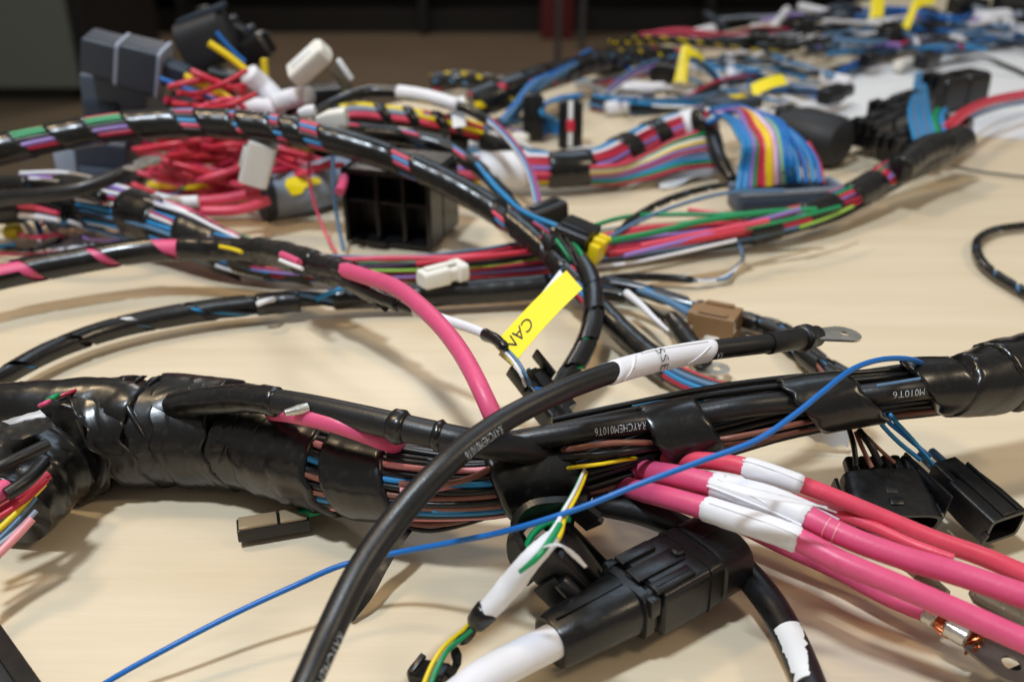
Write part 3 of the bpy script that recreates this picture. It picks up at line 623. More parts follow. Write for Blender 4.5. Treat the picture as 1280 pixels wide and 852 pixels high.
p4, t4 = power('thin coral cable running between the white-sleeved pink and coral cables', [(840, 596, 34), (920, 602, 36), (1000, 626, 38), (1080, 652, 40), (1150, 682, 42), (1192, 696, 42)], [14, 15, 16, 15, 14, 12], 'coral', ((917, 600), (985, 622)))
p5, t5 = power('dark red cable under the pink ones, ending in crimps and bare copper strands', [(830, 600, 22), (900, 640, 18), (980, 680, 14), (1050, 712, 12), (1110, 744, 12), (1168, 770, 12)], [22, 24, 26, 26, 26, 24], 'pink')
p6, t6 = power('short pink cable end with clear-coated lug, seen between the two thick pink cables', [(1000, 640, 24), (1060, 668, 22), (1110, 690, 20), (1144, 708, 18)], [24, 24, 24, 22], 'pink')
p7, t7 = power('pink-grey striped lead beside the uppermost white sleeve', [(850, 586, 36), (920, 596, 38), (1000, 628, 40), (1046, 652, 38)], 9, 'sleeve')
seam(p1, t1, (890, 638), (996, 672), -30, -18, .0004); seam(p2, t2, (888, 607), (1004, 646), 10, 42, .0005); seam(p3, t3, (930, 584), (998, 603), -35, -20, .0004); seam(p2, t2, (900, 608), (960, 628), -30, 8, .0004)
# torn sleeve strips
for i, (a_, b_, c_) in enumerate((((886, 600, 70), (940, 615, 72), (1034, 634, 68)), ((905, 597, 66), (960, 610, 66), (1046, 640, 62)))):
    ribbon('torn_strip', 'sleeve', Path([a_, b_, c_], [7, 12, 3], step=.002), t2, tw=(-40, 10+i*20), th=.0001)
for x_, y_ in ((1028, 655), (1048, 662), (1175, 703)):
    s_ = p2.find(x_, y_); tube('scuff_mark', p2, 'salmon', t2, s_, s_+.0004, w=1.006, k=24, step=.0002)
# lug with copper on p5
k = Kit((1160, 771, 15), (1290, 846, 12)); L_ = k.L
for x0_, x1_ in ((-.05, .08), (.17, .40)):
    k.loft('crimp_barrel', 'tin', [(x0_, 11, 11, 0, 4), (x0_+.02, 14, 13, 0, 4), (x1_-.02, 14, 13, 0, 4), (x1_, 11, 10, 0, 4)], t5, 2.6, 24)
for i in range(26):
    a_ = random.uniform(-1, 1); b_ = random.uniform(-1, 1); st = [k.w(.06+.02*b_, 9*a_, 4+5*b_), k.w(.2, 13*a_+3*b_, 2+10*b_), k.w(.36, 11*a_+4, 3+9*b_), k.w(.44+.05*a_, 12*b_, 6+8*a_)]
    pa = Path(world=st, w=1.6, step=.002); pa.r[:] = .00045; tube('copper_strand', pa, 'copper', t5, k=6)
for i in range(34):
    c_ = k.w(.46+random.uniform(-.05, .05), random.uniform(-12, 12), random.uniform(0, 14)); e_ = c_+Vector([random.uniform(-.003, .003) for _ in range(3)])
    pa = Path(world=[c_, (c_+e_)/2+Vector((0, 0, .001)), e_], w=1, step=.001); pa.r[:] = .0005; tube('copper_strand', pa, 'copper', t5, k=6)
ring_lug(t5, k, .42, 1.05, 32, 12, th=4, cz=2, m='lugsteel')
k = Kit((1143, 712, 18), (1186, 742, 12)); 
k.loft('clear_crimp', 'gel', [(0, 6, 6, 0, 0), (.1, 10, 9, 0, 0), (.5, 9, 6, 0, 0), (1, 6, 3, 0, 0)], t6, 2.4, 20); k.loft('crimp_barrel', 'tin', [(-.1, 8, 8, 0, 0), (.12, 9, 9, 0, 0), (.5, 6, 5, 0, 0), (.9, 4, 2, 0, 0)], t6, 2.4, 20)
k = Kit((1212, 738, 22), (1310, 790, 18)); t = thing('clear_lug', 'translucent brownish crimp lug lying between the two thick pink cables at the right edge', 'cable lug', k.base())
k.loft('clear_sleeve', 'gel', [(0, 4, 4, 0, 0), (.1, 13, 10, 0, 0), (.6, 16, 12, 0, 0), (1, 16, 12, 0, 0)], t, 2.4, 24); k.loft('terminal', 'tin', [(.1, 6, 4, 0, 0), (.6, 10, 7, 0, 0), (1, 10, 7, 0, 0)], t, 2.4, 24)
k = Kit((1268, 836, 6), (1310, 870, 6)); o = k.box('plastic_foot', 'plastic', 0, 1, -14, 14, -8, 8, bev=3); tag(o, 'small black plastic block below the copper crimp at the lower right corner', 'block')
# black cable dropping to the lower edge
DC = Path([(740, 628, 26), (800, 640, 24), (860, 664, 20), (915, 700, 15), (955, 742, 13), (985, 792, 12), (1010, 850, 12), (1030, 910, 12)], [30, 32, 34, 36, 38, 40, 42, 44])
t = root_at(DC, 'black_cable', 'thick black cable from behind the big plug to the bottom edge, white scrap on it', 'cable'); tube('sheath', DC, 'rubber', t, k=26)
V = []; s0_, s1_ = DC.find(985, 795), DC.find(1013, 862)
pa = DC; n1, n2 = 24, 14
for lay in (0, 1):
    for i in range(n1+1):
        for j in range(n2+1):
            s_ = s0_+(s1_-s0_)*i/n1; a_ = math.radians(-40+104*j/n2+ 52*(i/n1)*(1-j/n2)**1.5) + .30*noise.noise((i*.45, (j > n2/2)*5.0, 3))*abs(j/n2-.5)*2
            C, T, U, S, R = pa.at(s_); V.append(tuple(C+(R+.00005+.0004*lay)*(math.cos(a_)*U+math.sin(a_)*S)))
M = (n1+1)*(n2+1); F = []
for i in range(n1):
    for j in range(n2):
        a_ = i*(n2+1)+j; F += [(a_, a_+1, a_+n2+2, a_+n2+1), (M+a_, M+a_+n2+1, M+a_+n2+2, M+a_+1)]
bd = [i*(n2+1) for i in range(n1+1)]+[n1*(n2+1)+j for j in range(1, n2+1)]+[i*(n2+1)+n2 for i in range(n1-1, -1, -1)]+[j for j in range(n2-1, 0, -1)]
for a_, b_ in zip(bd, bd[1:]+bd[:1]): F.append((a_, b_, M+b_, M+a_))
link('tape_scrap', V, F, 'paper', t, sharp=60)

# ================================================================== BIG PLUG
k = Kit((688, 803, 17), (897, 691, 19)); t = thing('large_connector', 'big black two-part plug lying on the table in front of the pink cables', 'connector', k.base())
# rear shroud: open C-shaped trough
k.loft('shroud', 'plastic', [(0, 31, 29, 0, 0, 2.6), (.012, 33, 31, 0, 0, 2.6), (.40, 40, 33, 0, 0, 2.8), (.44, 40, 33, 0, 0, 2.8), (.44, 36, 29, 0, 0, 2.8), (.40, 34, 27, 0, 0, 2.8), (.02, 28, 26, 0, 0, 2.6), (0, 28, 26, 0, 0, 2.6), ], t, k=40)
k.box('shroud_lip', 'plastic', .01, .42, 31, 37, -24, -18, t); k.box('shroud_rib', 'plastic', .02, .44, 33, 37, -8, -5, t)
k.loft('collar', 'plastic', [(.405, 40, 30, 0, 0), (.41, 44, 33, 0, 0), (.455, 44, 33, 0, 0), (.46, 40, 30, 0, 0)], t, 5)
k.loft('housing', 'plastic', [(.44, 36, 26, 0, 0), (.49, 38, 28, 0, 0), (.50, 47, 33, 0, 0), (.505, 49, 35, 0, 0), (.86, 48, 35, 0, 0), (.87, 46, 33, 0, 0)], t, 9, k=48)
k.box('rail', 'plastic', .47, .70, -42, -24, 34, 40, t, bev=1.6); k.box('rail', 'plastic', .47, .67, 22, 40, 34, 40, t, bev=1.6)
k.box('latch', 'plastic', .455, .735, -13, 13, 34.5, 38, t, bev=1.4); k.loft('latch_nub', 'plastic', [(.70, 5, 3, 0, 39), (.71, 8, 5, 0, 39), (.745, 8, 4, 0, 39), (.76, 4, 2, 0, 38)], t, 3, 20)
k.box('mould_line', 'plastic', .50, .86, 48.6, 49.6, -1, .6, t, bev=.3); k.box('mould_line', 'plastic', .03, .40, -1, .4, 31.5, 34.2, t, bev=.3)
for x_ in (.56, .62, .80): k.box('side_ridge', 'plastic', x_, x_+.012, 48, 50.6, -26, 20, t, bev=.5)
k.box('rail_groove', 'plastic', .49, .68, -35, -32, 39.5, 41.2, t, bev=.5); k.box('cap_rib', 'plastic', .88, 1.03, -2, 2, 40.5, 43, t, bev=.6); k.box('cap_rib', 'plastic', .88, 1.03, 22, 25, 39, 42, t, bev=.6)
k.box('corner_post', 'plastic', .42, .475, -48, -34, 8, 34, t, bev=2); k.box('corner_post', 'plastic', .43, .49, 36, 49, 4, 30, t, bev=2); k.box('side_ridge', 'plastic', .52, .84, 49, 52, -12, -8, t)
k.loft('strap_rib', 'plastic', [(.775, 49, 35, 0, 0), (.776, 50.2, 36.2, 0, 0), (.786, 50.2, 36.2, 0, 0), (.787, 49, 35, 0, 0)], t, 9, k=48)
k.loft('end_cap', 'plastic', [(.855, 40, 28, 0, 0, 4), (.86, 50, 37, 0, 1, 4), (.87, 53, 40, 0, 1, 3.6), (1.02, 53, 41, 0, 1, 3.2), (1.045, 51, 39, 0, 1, 3), (1.055, 46, 34, 0, 1, 3), (1.05, 20, 14, 0, 1, 3)], t, k=48)
V, F = text_mesh('G022', .0042); out = [tuple(k.w(.63, 0, 0)+k.X*(x)+k.Y*(49.6*k.u)+k.Z*(y-.0035)) for x, y, z in V]; link('embossed_text', out, F, 'rubber', t, smooth=False)
W1 = Path([(560, 880, 20), (600, 850, 21), (650, 822, 21), (690, 802, 19), (730, 780, 18)], 45)
t = root_at(W1, 'sleeved_power_cable', 'white-sleeved crimson cable entering the back of the big plug at the bottom', 'cable'); tube('sheath', W1, 'crimson', t, W1.find(640, 828), W1.len, w=.82, k=24)
tape(t, W1, 0, W1.find(697, 799), extra=0, wr=.015, m='sleeve', k=36, name='white_sleeve', pitch=.08, seed=4)

# ================================================================== BRACKET + THIN WIRES
k = Kit((648, 640, 44), (742, 735, 14)); t = thing('cable_clip', 'black plastic cable clip with a round hoop under the trunk, beside the big plug', 'clip', k.base())
k.loft('clip_body', 'plastic', [(.42, 36, 26, 0, -6), (.45, 42, 30, 0, -6), (.98, 36, 26, -2, -8), (1, 32, 22, -2, -8), (1, 22, 14, -2, -8), (.7, 20, 12, -2, -8)], t, 5)
k.box('clip_wall', 'plastic', .30, .95, -46, -38, -26, 22, t, bev=2); k.box('clip_wall', 'plastic', .62, 1.08, 26, 32, -34, 10, t, bev=2); k.box('clip_wall', 'plastic', .35, .9, -24, -19, 14, 30, t, bev=2)
k.box('clip_foot', 'plastic', .85, 1.1, -30, 30, -34, -26, t, bev=2); k.loft('hinge_pin', 'plastic', [(.55, 9, 9, -52, 6), (.58, 11, 11, -52, 6), (.78, 11, 11, -52, 6), (.8, 8, 8, -52, 6)], t, 2, 24)
k.box('clip_wall', 'plastic', .42, 1.12, 34, 39, -34, 22, t, bev=1.5); k.box('clip_wall', 'plastic', .55, .62, -40, 30, -30, 16, t, bev=1.5); k.box('clip_wall', 'plastic', .80, .87, -40, 28, -30, 10, t, bev=1.5)
k.box('clip_arm', 'plastic', .95, 1.12, 10, 44, 6, 12, t, bev=1.5); k.box('clip_arm', 'plastic', .2, .5, 30, 46, -10, 26, t, bev=2); k.loft('clip_nub', 'plastic', [(1.0, 5, 5, 42, 4), (1.02, 8, 8, 42, 4), (1.14, 8, 8, 42, 4), (1.16, 5, 5, 42, 4)], t, 3, 20)
k.box('clip_arm', 'plastic', .5, 1.0, -56, -50, -30, 4, t, bev=1.5); k.box('clip_tooth', 'plastic', .9, 1.02, -14, -6, 10, 20, t, bev=1); k.box('clip_tooth', 'plastic', .9, 1.02, 4, 12, 10, 20, t, bev=1)
HO = Path([(664, 716, 24), (646, 690, 30), (644, 660, 36), (660, 640, 41), (690, 633, 43), (722, 636, 42), (742, 650, 38)], 13, step=.002)
ribbon('hoop', 'plastic', HO, t, tw=(70, 80), w=2.1, th=.0014); HP = Path([(672, 722, 18), (652, 694, 24), (650, 662, 31), (664, 644, 36), (692, 636, 38), (724, 640, 37), (744, 656, 32)], 12, step=.002)
ribbon('hoop_wall', 'boots', HP, t, tw=(60, 70), w=2.6, th=.0012); tube('hoop_rim', HO, 'rubber', t, w=.4)
o, _ = cable('green_loop_wire', 'short thick green wire curving inside the black clip hoop', 'wire', [(655, 700, 28), (662, 672, 34), (680, 655, 38), (712, 648, 42)], 9, 'green', k=12)
YW = [(731, 588, 40), (724, 606, 50), (716, 622, 54), (703, 645, 56), (690, 672, 56), (668, 694, 54), (640, 728, 44), (606, 766, 34), (582, 790, 26), (556, 812, 20), (540, 840, 16), (530, 870, 12)]
YP = Path(YW, [10, 11, 12, 13, 22, 26, 30, 26, 16, 15, 16, 18], step=.002)
t = root_at(YP, 'three_wire_lead', 'lead of yellow, white and green wires with white sleeve, running to the bottom edge', 'wire lead')
for i, (m_, a_) in enumerate((('yellow', -95), ('white', 10), ('green', 100))):
    tube('wire', YP, m_, t, 0, YP.find(672, 690), w=.42, off=(a_, .55), k=10, step=.002); tube('wire', YP, m_, t, YP.find(604, 768), YP.len, w=.40, off=(lambda x, a_=a_: math.radians(a_)+x*26, .6), k=10, step=.002)
tube('wire', Path([(700, 655, 62), (690, 672, 62), (672, 696, 60), (650, 714, 54)], [8, 9, 9, 6], step=.002), 'green', t, k=10)
tape(t, YP, YP.find(692, 672), YP.find(608, 764), extra=0, wr=.06, m='sleeve', k=30, name='white_sleeve', seed=6, sharp=40, jag=.002)
ribbon('sleeve_tongue', 'sleeve', Path([(682, 682, 62), (700, 680, 64), (716, 692, 60), (732, 708, 54)], [15, 14, 9, 4], step=.0015), t, tw=(20, 60), th=.0002)
tape(t, YP, YP.find(610, 762), YP.find(590, 783), extra=.0006, wr=.12, k=26, seed=7)
ribbon('tape_tail', 'tape', Path([(596, 775, 32), (585, 795, 26), (567, 806, 20), (572, 825, 18), (560, 846, 12)], [14, 14, 13, 14, 14], step=.0015), t, tw=(0, 220), th=.0002)
k = Kit((515, 838, 8), (560, 848, 10)); o = k.loft('plug_end', 'plastic', [(0, 12, 9, 0, 0), (.1, 16, 12, 0, 0), (.9, 18, 13, 0, 0), (1, 15, 10, 0, 0)], None, 4); tag(o, 'small black plug on the green, white and yellow lead at the bottom edge', 'connector')
k = Kit((514, 838, 14), (530, 818, 16)); o = k.box('clip_tab', 'plastic', 0, 1, -4, 4, -3, 3, bev=1); tag(o, 'tiny upright black tab beside the small plug at the bottom edge', 'clip')

# strap end in front of the trunk
ST = Path([(515, 652, 18), (494, 678, 16), (475, 705, 12), (455, 740, 8), (432, 769, 3)], [16, 18, 24, 26, 26], step=.002)
t = root_at(ST, 'cable_strap', 'flat black strap end slanting down to the table beside the heavy black cable', 'strap'); ribbon('strap', 'rubber', ST, t, tw=(35, 45), th=.0009, w=.9)
ribbon('strap_tip', 'plastic', ST, t, tw=(40, 45), th=.0013, w=.55, s0=ST.len*.45, s1=ST.len*.98)

# small black module left of centre with green wire
k = Kit((296, 660, 7), (386, 645, 7)); t = thing('fuse_module', 'small flat black module with smoky top lying on the table under the trunk', 'module', k.base())
k.box('housing', 'plastic', 0, 1, -13, 14, -13, 4, t, bev=1.5); k.box('top_cover', 'brownplastic', .03, .56, -12, 12, 4, 8, t, bev=1.5).data.materials[0] = mat('smoky', (148, 130, 104), .22, bump=.1); k.box('top_cover', 'plastic', .60, .97, -12, 12, 4, 8, t, bev=1.5).data.materials[0] = MATS['smoky']
cable('green_wire_stub', 'short green wire from the small module up into the trunk', 'wire', [(374, 643, 8), (390, 640, 9), (406, 634, 9), (424, 618, 9)], 12, 'green', k=12)
# ================================================================== RIGHT CONNECTORS
# six-way plug
k = Kit((1098, 592, 22), (1120, 656, 13)); t = thing('connector', 'black six-way plug with ridged back and wide oval mouth, behind the coral cable', 'connector', k.base())
k.loft('housing', 'plastic', [(.02, 46, 15, 0, 0, 4), (.06, 50, 18, 0, 0, 4), (.55, 53, 20, 0, 0, 4), (.56, 55, 21, 0, 0, 4), (1, 55, 22, 0, 0, 4), (1.0, 50, 17, 0, 0, 4), (.6, 48, 15, 0, 0, 4)], t, k=48)
for i, y_ in enumerate((-40, -25, -12, 2, 17, 34)):
    k.loft('wire_port', 'plastic', [(-.30, 5, 7, -y_, 2), (-.27, 7, 9, -y_, 2), (.08, 7.5, 10, -y_, 2)], t, 3, 16)
k.box('latch_window', 'ink', .42, .55, -7, 7, 19, 20.6, t, bev=.6); k.box('latch_bump', 'plastic', .66, .80, -8, 8, 20, 24, t, bev=1); k.box('side_arm', 'plastic', .12, .98, -62, -57, -10, 8, t, bev=1)
k.box('side_arm', 'plastic', .12, .9, 57, 63, -16, 4, t, bev=1)
V, F = text_mesh('12345', .0032); link('embossed_text', [tuple(k.w(.24, 0, 20.4)+k.Y*(-x+.006)+k.X*(-y)) for x, y, z in V], F, 'ink', t, smooth=False)
for i, (pts, w_, m_) in enumerate((([(1062, 538, 36), (1068, 560, 33), (1070, 582, 28)], 7, 'rubber'), ([(1070, 540, 36), (1078, 560, 33), (1090, 584, 28)], 6, 'brownwire'), ([(1074, 538, 37), (1088, 556, 35), (1100, 580, 28)], 9, 'rubber'), ([(1080, 542, 36), (1098, 560, 33), (1118, 578, 28)], 5, 'brownwire'))):
    o, _ = cable('wire', ['black outer wire at the left of the six-way plug', 'brown wire into the six-way plug, left of its thick black wire', 'thick black wire into the middle of the six-way plug', 'brown wire into the right side of the six-way plug'][i], 'wire', pts, w_, m_, group='wires of the six-way plug', k=10)
# two-way plug
k = Kit((1178, 588, 20), (1256, 660, 14)); t = thing('connector', 'long black two-way plug with open square mouth at the right edge, blue wires behind', 'connector', k.base())
k.loft('housing', 'plastic', [(-.05, 20, 14, 4, 0), (.30, 22, 17, 2, 0), (.31, 28, 20, 0, 0), (.6, 30, 22, 0, 0), (1, 30, 22, 0, 0), (1, 25, 17, 0, 0), (.45, 24, 16, 0, 0)], t, 8, k=40)
k.box('top_rail', 'plastic', .12, .98, -12, 10, 20, 25, t, bev=1.5); k.box('side_rail', 'plastic', .15, .95, 14, 18, 20, 25, t, bev=1); k.box('mouth_tab', 'plastic', .96, 1.03, -34, -28, -6, 2, t, bev=1)
for y_ in (-10, 10):
    k.loft('wire_seal', 'steelblue', [(-.32, 4, 4, y_, 3), (-.30, 5.5, 5.5, y_, 3), (-.02, 6, 6, y_, 3)], t, 2, 14)
k.box('back_plate', 'plastic', -.25, .55, -50, -46, -18, 24, t, bev=1.2); k.box('plate_foot', 'plastic', -.1, .4, -47, -24, -16, -12, t, bev=1)
BW = Path([(1085, 508, 46), (1105, 530, 44), (1125, 552, 36), (1150, 574, 28), (1164, 586, 24)], 8)
for i, (a_, b_) in enumerate((((1098, 525, 44), (1150, 574, 27)), ((1106, 522, 44), (1162, 570, 26)), ((1114, 520, 44), (1165, 580, 24)))):
    m_ = ((a_[0]+b_[0])/2-6+i*3, (a_[1]+b_[1])/2-2, 37)
    cable('wire', ['leftmost blue wire running down to the two-way plug', 'middle blue wire running down to the two-way plug', 'rightmost blue wire running down to the two-way plug'][i], 'wire', [(a_[0]-8, a_[1]-14, 46), a_, m_, b_], 6, ('skyblue', 'blue', 'skyblue')[i], group='blue wires of the two-way plug', k=10)
o = sheet('paper_scrap', 'paper', P(998, 538, 12), P(1062, 530, 16), P(1060, 560, 4), P(1020, 552, 6), bend=lambda u, v: Vector((0, 0, .002*noise.noise((u*3, v*2, 5))))); tag(o, 'small crumpled white paper scrap under the trunk, left of the six-way plug', 'paper')
# black thin loop at right edge
RL = Path([(1330, 276, 5), (1280, 282, 5), (1245, 287, 5), (1224, 298, 5), (1222, 318, 5), (1236, 337, 5), (1258, 352, 5), (1290, 370, 5), (1330, 392, 5)], [8, 8, 8, 9, 11, 11, 11, 12, 12])
t = root_at(RL, 'thin_cable_loop', 'thin black taped cable making a bend on the bare table at the right edge', 'cable'); tube('inner_wires', RL, 'steelblue', t, w=.8); spiral(t, RL, 0, RL.len, pitch=.022, cover=.9, extra=.0005, hand=1)

# ================================================================== MIDDLE: flat black bundle and its branches
FB = Path([(-60, 500, 12), (0, 472, 12), (60, 440, 12), (130, 414, 12), (220, 394, 12), (320, 381, 12), (430, 372, 12), (540, 368, 12), (640, 361, 13), (720, 354, 15), (770, 354, 14)], [22, 22, 23, 24, 25, 26, 27, 28, 29, 28, 20])
t = root_at(FB, 'flat_black_bundle', 'long flat black bundle with blue glints sweeping across the table behind the trunk', 'wiring harness')
wires(t, FB, ['black', 'skyblue', 'black', 'black', 'white', 'black', 'steelblue', 'black'], 0, FB.len, -60, 140, wr=.24, rad=.76, twist=9)
spiral(t, FB, 0, FB.find(330), pitch=.034, cover=.88, extra=.0006, hand=1); tape(t, FB, FB.find(322), FB.find(372), extra=.0004, wr=.03, k=28); tape(t, FB, FB.find(415), FB.find(690), extra=.0006, wr=.05, k=30, step=.002)
for pts, m_ in (([(322, 380, 17), (332, 376, 19), (342, 374, 17)], 'white'), ([(395, 374, 18), (412, 366, 21), (430, 360, 21)], 'skyblue')): tube('wire', Path(pts, 7), m_, t, k=8)
def branch(label, pts, w, cols, sp=None, tp=None, name='branch_cable', cat='cable', k=22, twist=6, lab=None, **kw):
    pa = Path(pts, w); t = root_at(pa, name, label, cat)
    wires(t, pa, cols, 0, pa.len, -70, 170, wr=.26, rad=.72, twist=twist)
    for s_ in (sp or []): spiral(t, pa, pa.len*s_[0], pa.len*s_[1], pitch=s_[2], cover=s_[3], extra=.0005, hand=1, phase=s_[4] if len(s_) > 4 else 0)
    for s_ in (tp or []): tape(t, pa, pa.len*s_[0], pa.len*s_[1], extra=.0007, wr=.05, k=26, step=.002)
    return t, pa
# crossing cable from the joint to the lower middle (blue / red showing)
branch('black taped cable with red and blue stripe passing down behind the white sleeve', [(690, 322, 30), (712, 345, 26), (742, 378, 20), (775, 412, 14), (815, 447, 11), (855, 474, 10), (890, 487, 10), (950, 500, 10), (1010, 520, 10)], [24, 26, 26, 27, 29, 29, 28, 26, 26],
       ['skyblue', 'red', 'black', 'steelblue', 'skyblue', 'crimson', 'black', 'black'], tp=[(0, .09), (.24, .62), (.78, 1)], sp=[(.09, .24, .03, .45)], twist=0)
# branch behind, right
branch('taped branch running right behind the brown plug and on under the ring terminal', [(752, 352, 14), (800, 362, 12), (850, 378, 10), (900, 392, 8), (940, 402, 8), (975, 418, 8), (1010, 448, 8), (1050, 480, 8), (1090, 510, 8)], [16, 17, 18, 18, 18, 20, 22, 24, 24], ['black', 'skyblue', 'black', 'brownwire', 'black', 'steelblue'], sp=[(0, .3, .03, .8), (.5, 1, .03, .72)], tp=[(.3, .5)])
branch('second black lead swinging round to the right of the ring terminal', [(930, 398, 6), (968, 404, 6), (1005, 430, 6), (1030, 452, 6), (1060, 470, 6), (1100, 500, 6)], [10, 11, 13, 15, 16, 16], ['black', 'skyblue', 'black', 'black'], sp=[(0, 1, .025, .78)])
branch('thin black lead with a narrow white sleeve left of the brown plug', [(745, 364, 12), (775, 370, 12), (800, 380, 11), (828, 396, 10), (845, 408, 9)], [14, 13, 12, 9, 12], ['black', 'black', 'steelblue'], tp=[(0, .32), (.8, 1)])
cable('white_sleeve', 'narrow white sleeve on the thin lead left of the brown plug', 'sleeve', [(783, 366, 20), (800, 380, 20), (818, 398, 19), (836, 414, 18)], [10, 9, 7, 4], 'sleeve', k=14)
branch('short thick black sleeve running down to the silver ring terminal behind the white sleeve', [(838, 396, 14), (850, 412, 14), (864, 432, 13), (882, 452, 12)], [16, 20, 22, 20], ['black', 'black'], tp=[(0, 1)])
k = Kit((868, 462, 6), (912, 460, 6)); t = thing('ring_terminal', 'silver ring terminal lying on the table just below the white sleeve', 'ring terminal', k.base()); ring_lug(t, k, 0, 1, 16, 6, th=2)
k = Kit((752, 460, 4), (775, 452, 4)); o = k.box('tab_terminal', 'lightgrey', 0, 1, -6, 6, -2, 2); tag(o, 'little grey plastic tab on the table peeking above the white sleeve, at its left end', 'tab')
cable('blue_link_wire', 'flat blue wire pair entering the left side of the brown plug', 'wire', [(760, 352, 14), (790, 360, 13), (825, 372, 12), (862, 392, 12)], 9, 'steelblue', k=10)
branch('thin black lead leaving to the right, turning into a twisted white and blue pair', [(752, 350, 10), (790, 346, 8), (830, 347, 7), (868, 350, 7)], [8, 7, 7, 6], ['black', 'black'], tp=[(0, 1)])
for i in range(2):
    cable('twisted_wire', ['white wire of the twisted pair curling up to the taped bundle', 'pale blue wire of the twisted pair curling up to the taped bundle'][i], 'wire', [(866, 350+i, 7), (885, 352-2*i, 5), (905, 346+3*i, 5), (920, 336-3*i, 5), (929, 322+2*i, 7), (924, 306, 12)], 4.5, ('white', 'steelblue')[i], group='twisted pair on the table', k=8)
# brown plug
k = Kit((872, 398, 10), (922, 408, 10)); t = thing('connector', 'brown block-shaped plug on the table behind the ring terminal', 'connector', k.base())
k.hollow('housing', 'brownplastic', 0, 1, 22, 17, 4, .4, t, pw=14, k=48); k.box('step', 'brownplastic', -.16, .3, -20, 14, -2, 16, t); k.box('top_rail', 'brownplastic', .1, .8, 12, 20, 17, 20, t)
k.box('top_rail', 'brownplastic', .1, .8, -20, -12, 17, 20, t); k.box('base_foot', 'brownplastic', .6, 1.08, -20, 0, -17, -13, t); k.box('inner_insert', 'whiteplastic', .7, .96, -10, 8, -10, 8, t); k.box('slot', 'ink', .64, .98, -4, 2, -4, 10, t)
k = Kit((858, 412, 4), (900, 425, 4)); o = k.box('lock_piece', 'whiteplastic', 0, 1, -6, 6, -4, 4); tag(o, 'flat off-white lock piece tucked under the left side of the brown plug', 'clip')
# looping twin cable down the middle (green flecks)
branch('twin black cable with green flecks hooking downwards beside the yellow flag', [(700, 300, 40), (722, 322, 34), (738, 350, 28), (742, 385, 22), (736, 420, 18), (722, 450, 16), (704, 478, 15), (688, 500, 15)], [20, 22, 24, 24, 24, 25, 26, 26], ['green', 'black', 'black', 'green', 'black', 'black'], sp=[(0, 1, .028, .86, 2.0)], twist=8)

# ================================================================== MIDDLE HARNESS (colour wires)
MH = Path([(30, 246, 30), (90, 250, 30), (150, 262, 30), (215, 285, 26), (280, 312, 20), (330, 328, 15), (400, 336, 12), (500, 337, 12), (600, 330, 13), (690, 318, 13), (780, 306, 13), (860, 296, 13), (930, 288, 14), (1000, 272, 16), (1060, 248, 20), (1120, 215, 26), (1170, 190, 34), (1205, 172, 38)],
          [60, 62, 62, 58, 50, 42, 34, 32, 36, 46, 48, 42, 38, 36, 34, 36, 38, 34])
t = root_at(MH, 'colour_wire_harness', 'long loose harness of red, green, blue and white wires crossing the middle of the table', 'wiring harness')
a1_, a2_, a3_, a4_ = MH.find(70), MH.find(330), MH.find(930), MH.find(1060)
wires(t, MH, ['coral', 'purple', 'green', 'pink', 'white', 'purple', 'white', 'skyblue', 'crimson', 'white', 'skyblue', 'steelblue', 'black', 'skyblue', 'white', 'steelblue'], 0, MH.find(345), -60, 150, wr=.10, rad=.88, twist=-.35, wob=.004)
wires(t, MH, ['red', 'coral', 'steelblue', 'black', 'red', 'green', 'purple', 'lime', 'crimson', 'purple', 'red', 'steelblue', 'black'], MH.find(325), MH.find(700), -60, 150, wr=.125, rad=.86, twist=.15, wob=.003)
wires(t, MH, ['red', 'steelblue', 'coral', 'green', 'coral', 'red', 'purple', 'crimson', 'red', 'steelblue', 'black', 'black', 'white'], MH.find(690), MH.find(1110), -60, 150, wr=.13, rad=.86, twist=.1, wob=.003)
wires(t, MH, ['skyblue', 'coral', 'purple', 'green', 'red'], MH.find(1100), MH.len, -60, 150, wr=.2, rad=.75)
for xa, xb in ((80, 122), (168, 205), (236, 280), (296, 345), (930, 970), (1003, 1045), (1062, 1096), (1104, 1215)): tape(t, MH, MH.find(xa), MH.find(xb), extra=.0006, wr=.05, k=34, slant=-.004, step=.002)
for pts, m_, w_ in (([(700, 300, 26), (740, 283, 24), (790, 270, 24), (850, 268, 26), (900, 268, 28), (960, 266, 30)], 'green', 6), ([(755, 303, 28), (820, 290, 28), (880, 276, 30), (950, 266, 32), (1020, 262, 32)], 'green', 8),
                    ([(755, 300, 26), (800, 276, 26), (850, 256, 26), (920, 240, 26), (980, 238, 28)], 'steelblue', 5), ([(780, 320, 28), (860, 300, 30), (940, 278, 32), (1000, 262, 34)], 'purple', 6), ([(860, 262, 24), (900, 268, 24), (920, 274, 24)], 'coral', 6),
                    ([(400, 326, 22), (480, 323, 22), (560, 322, 22), (640, 318, 24)], 'coral', 7), ([(520, 330, 24), (600, 322, 25), (680, 312, 26)], 'red', 8), ([(700, 338, 20), (780, 330, 22), (850, 316, 24), (920, 300, 26)], 'white', 5), ([(920, 288, 30), (980, 276, 32), (1050, 258, 34)], 'green', 5), ([(1000, 284, 26), (1040, 270, 28), (1066, 258, 30)], 'lime', 4),
                    ([(800, 308, 30), (880, 292, 31), (960, 276, 33)], 'coral', 9), ([(760, 318, 28), (860, 302, 29), (930, 288, 31)], 'red', 9)):
    tube('wire', Path(pts, w_), m_, t, k=10)
# black lead with blue glints above the harness (right of centre)
branch('thin black lead rising right from the crossing towards the grey plug', [(770, 290, 26), (800, 268, 24), (840, 248, 24), (880, 236, 24), (910, 230, 24)], [6, 8, 8, 7, 6], ['black', 'steelblue'], sp=[(0, 1, .02, .8)])
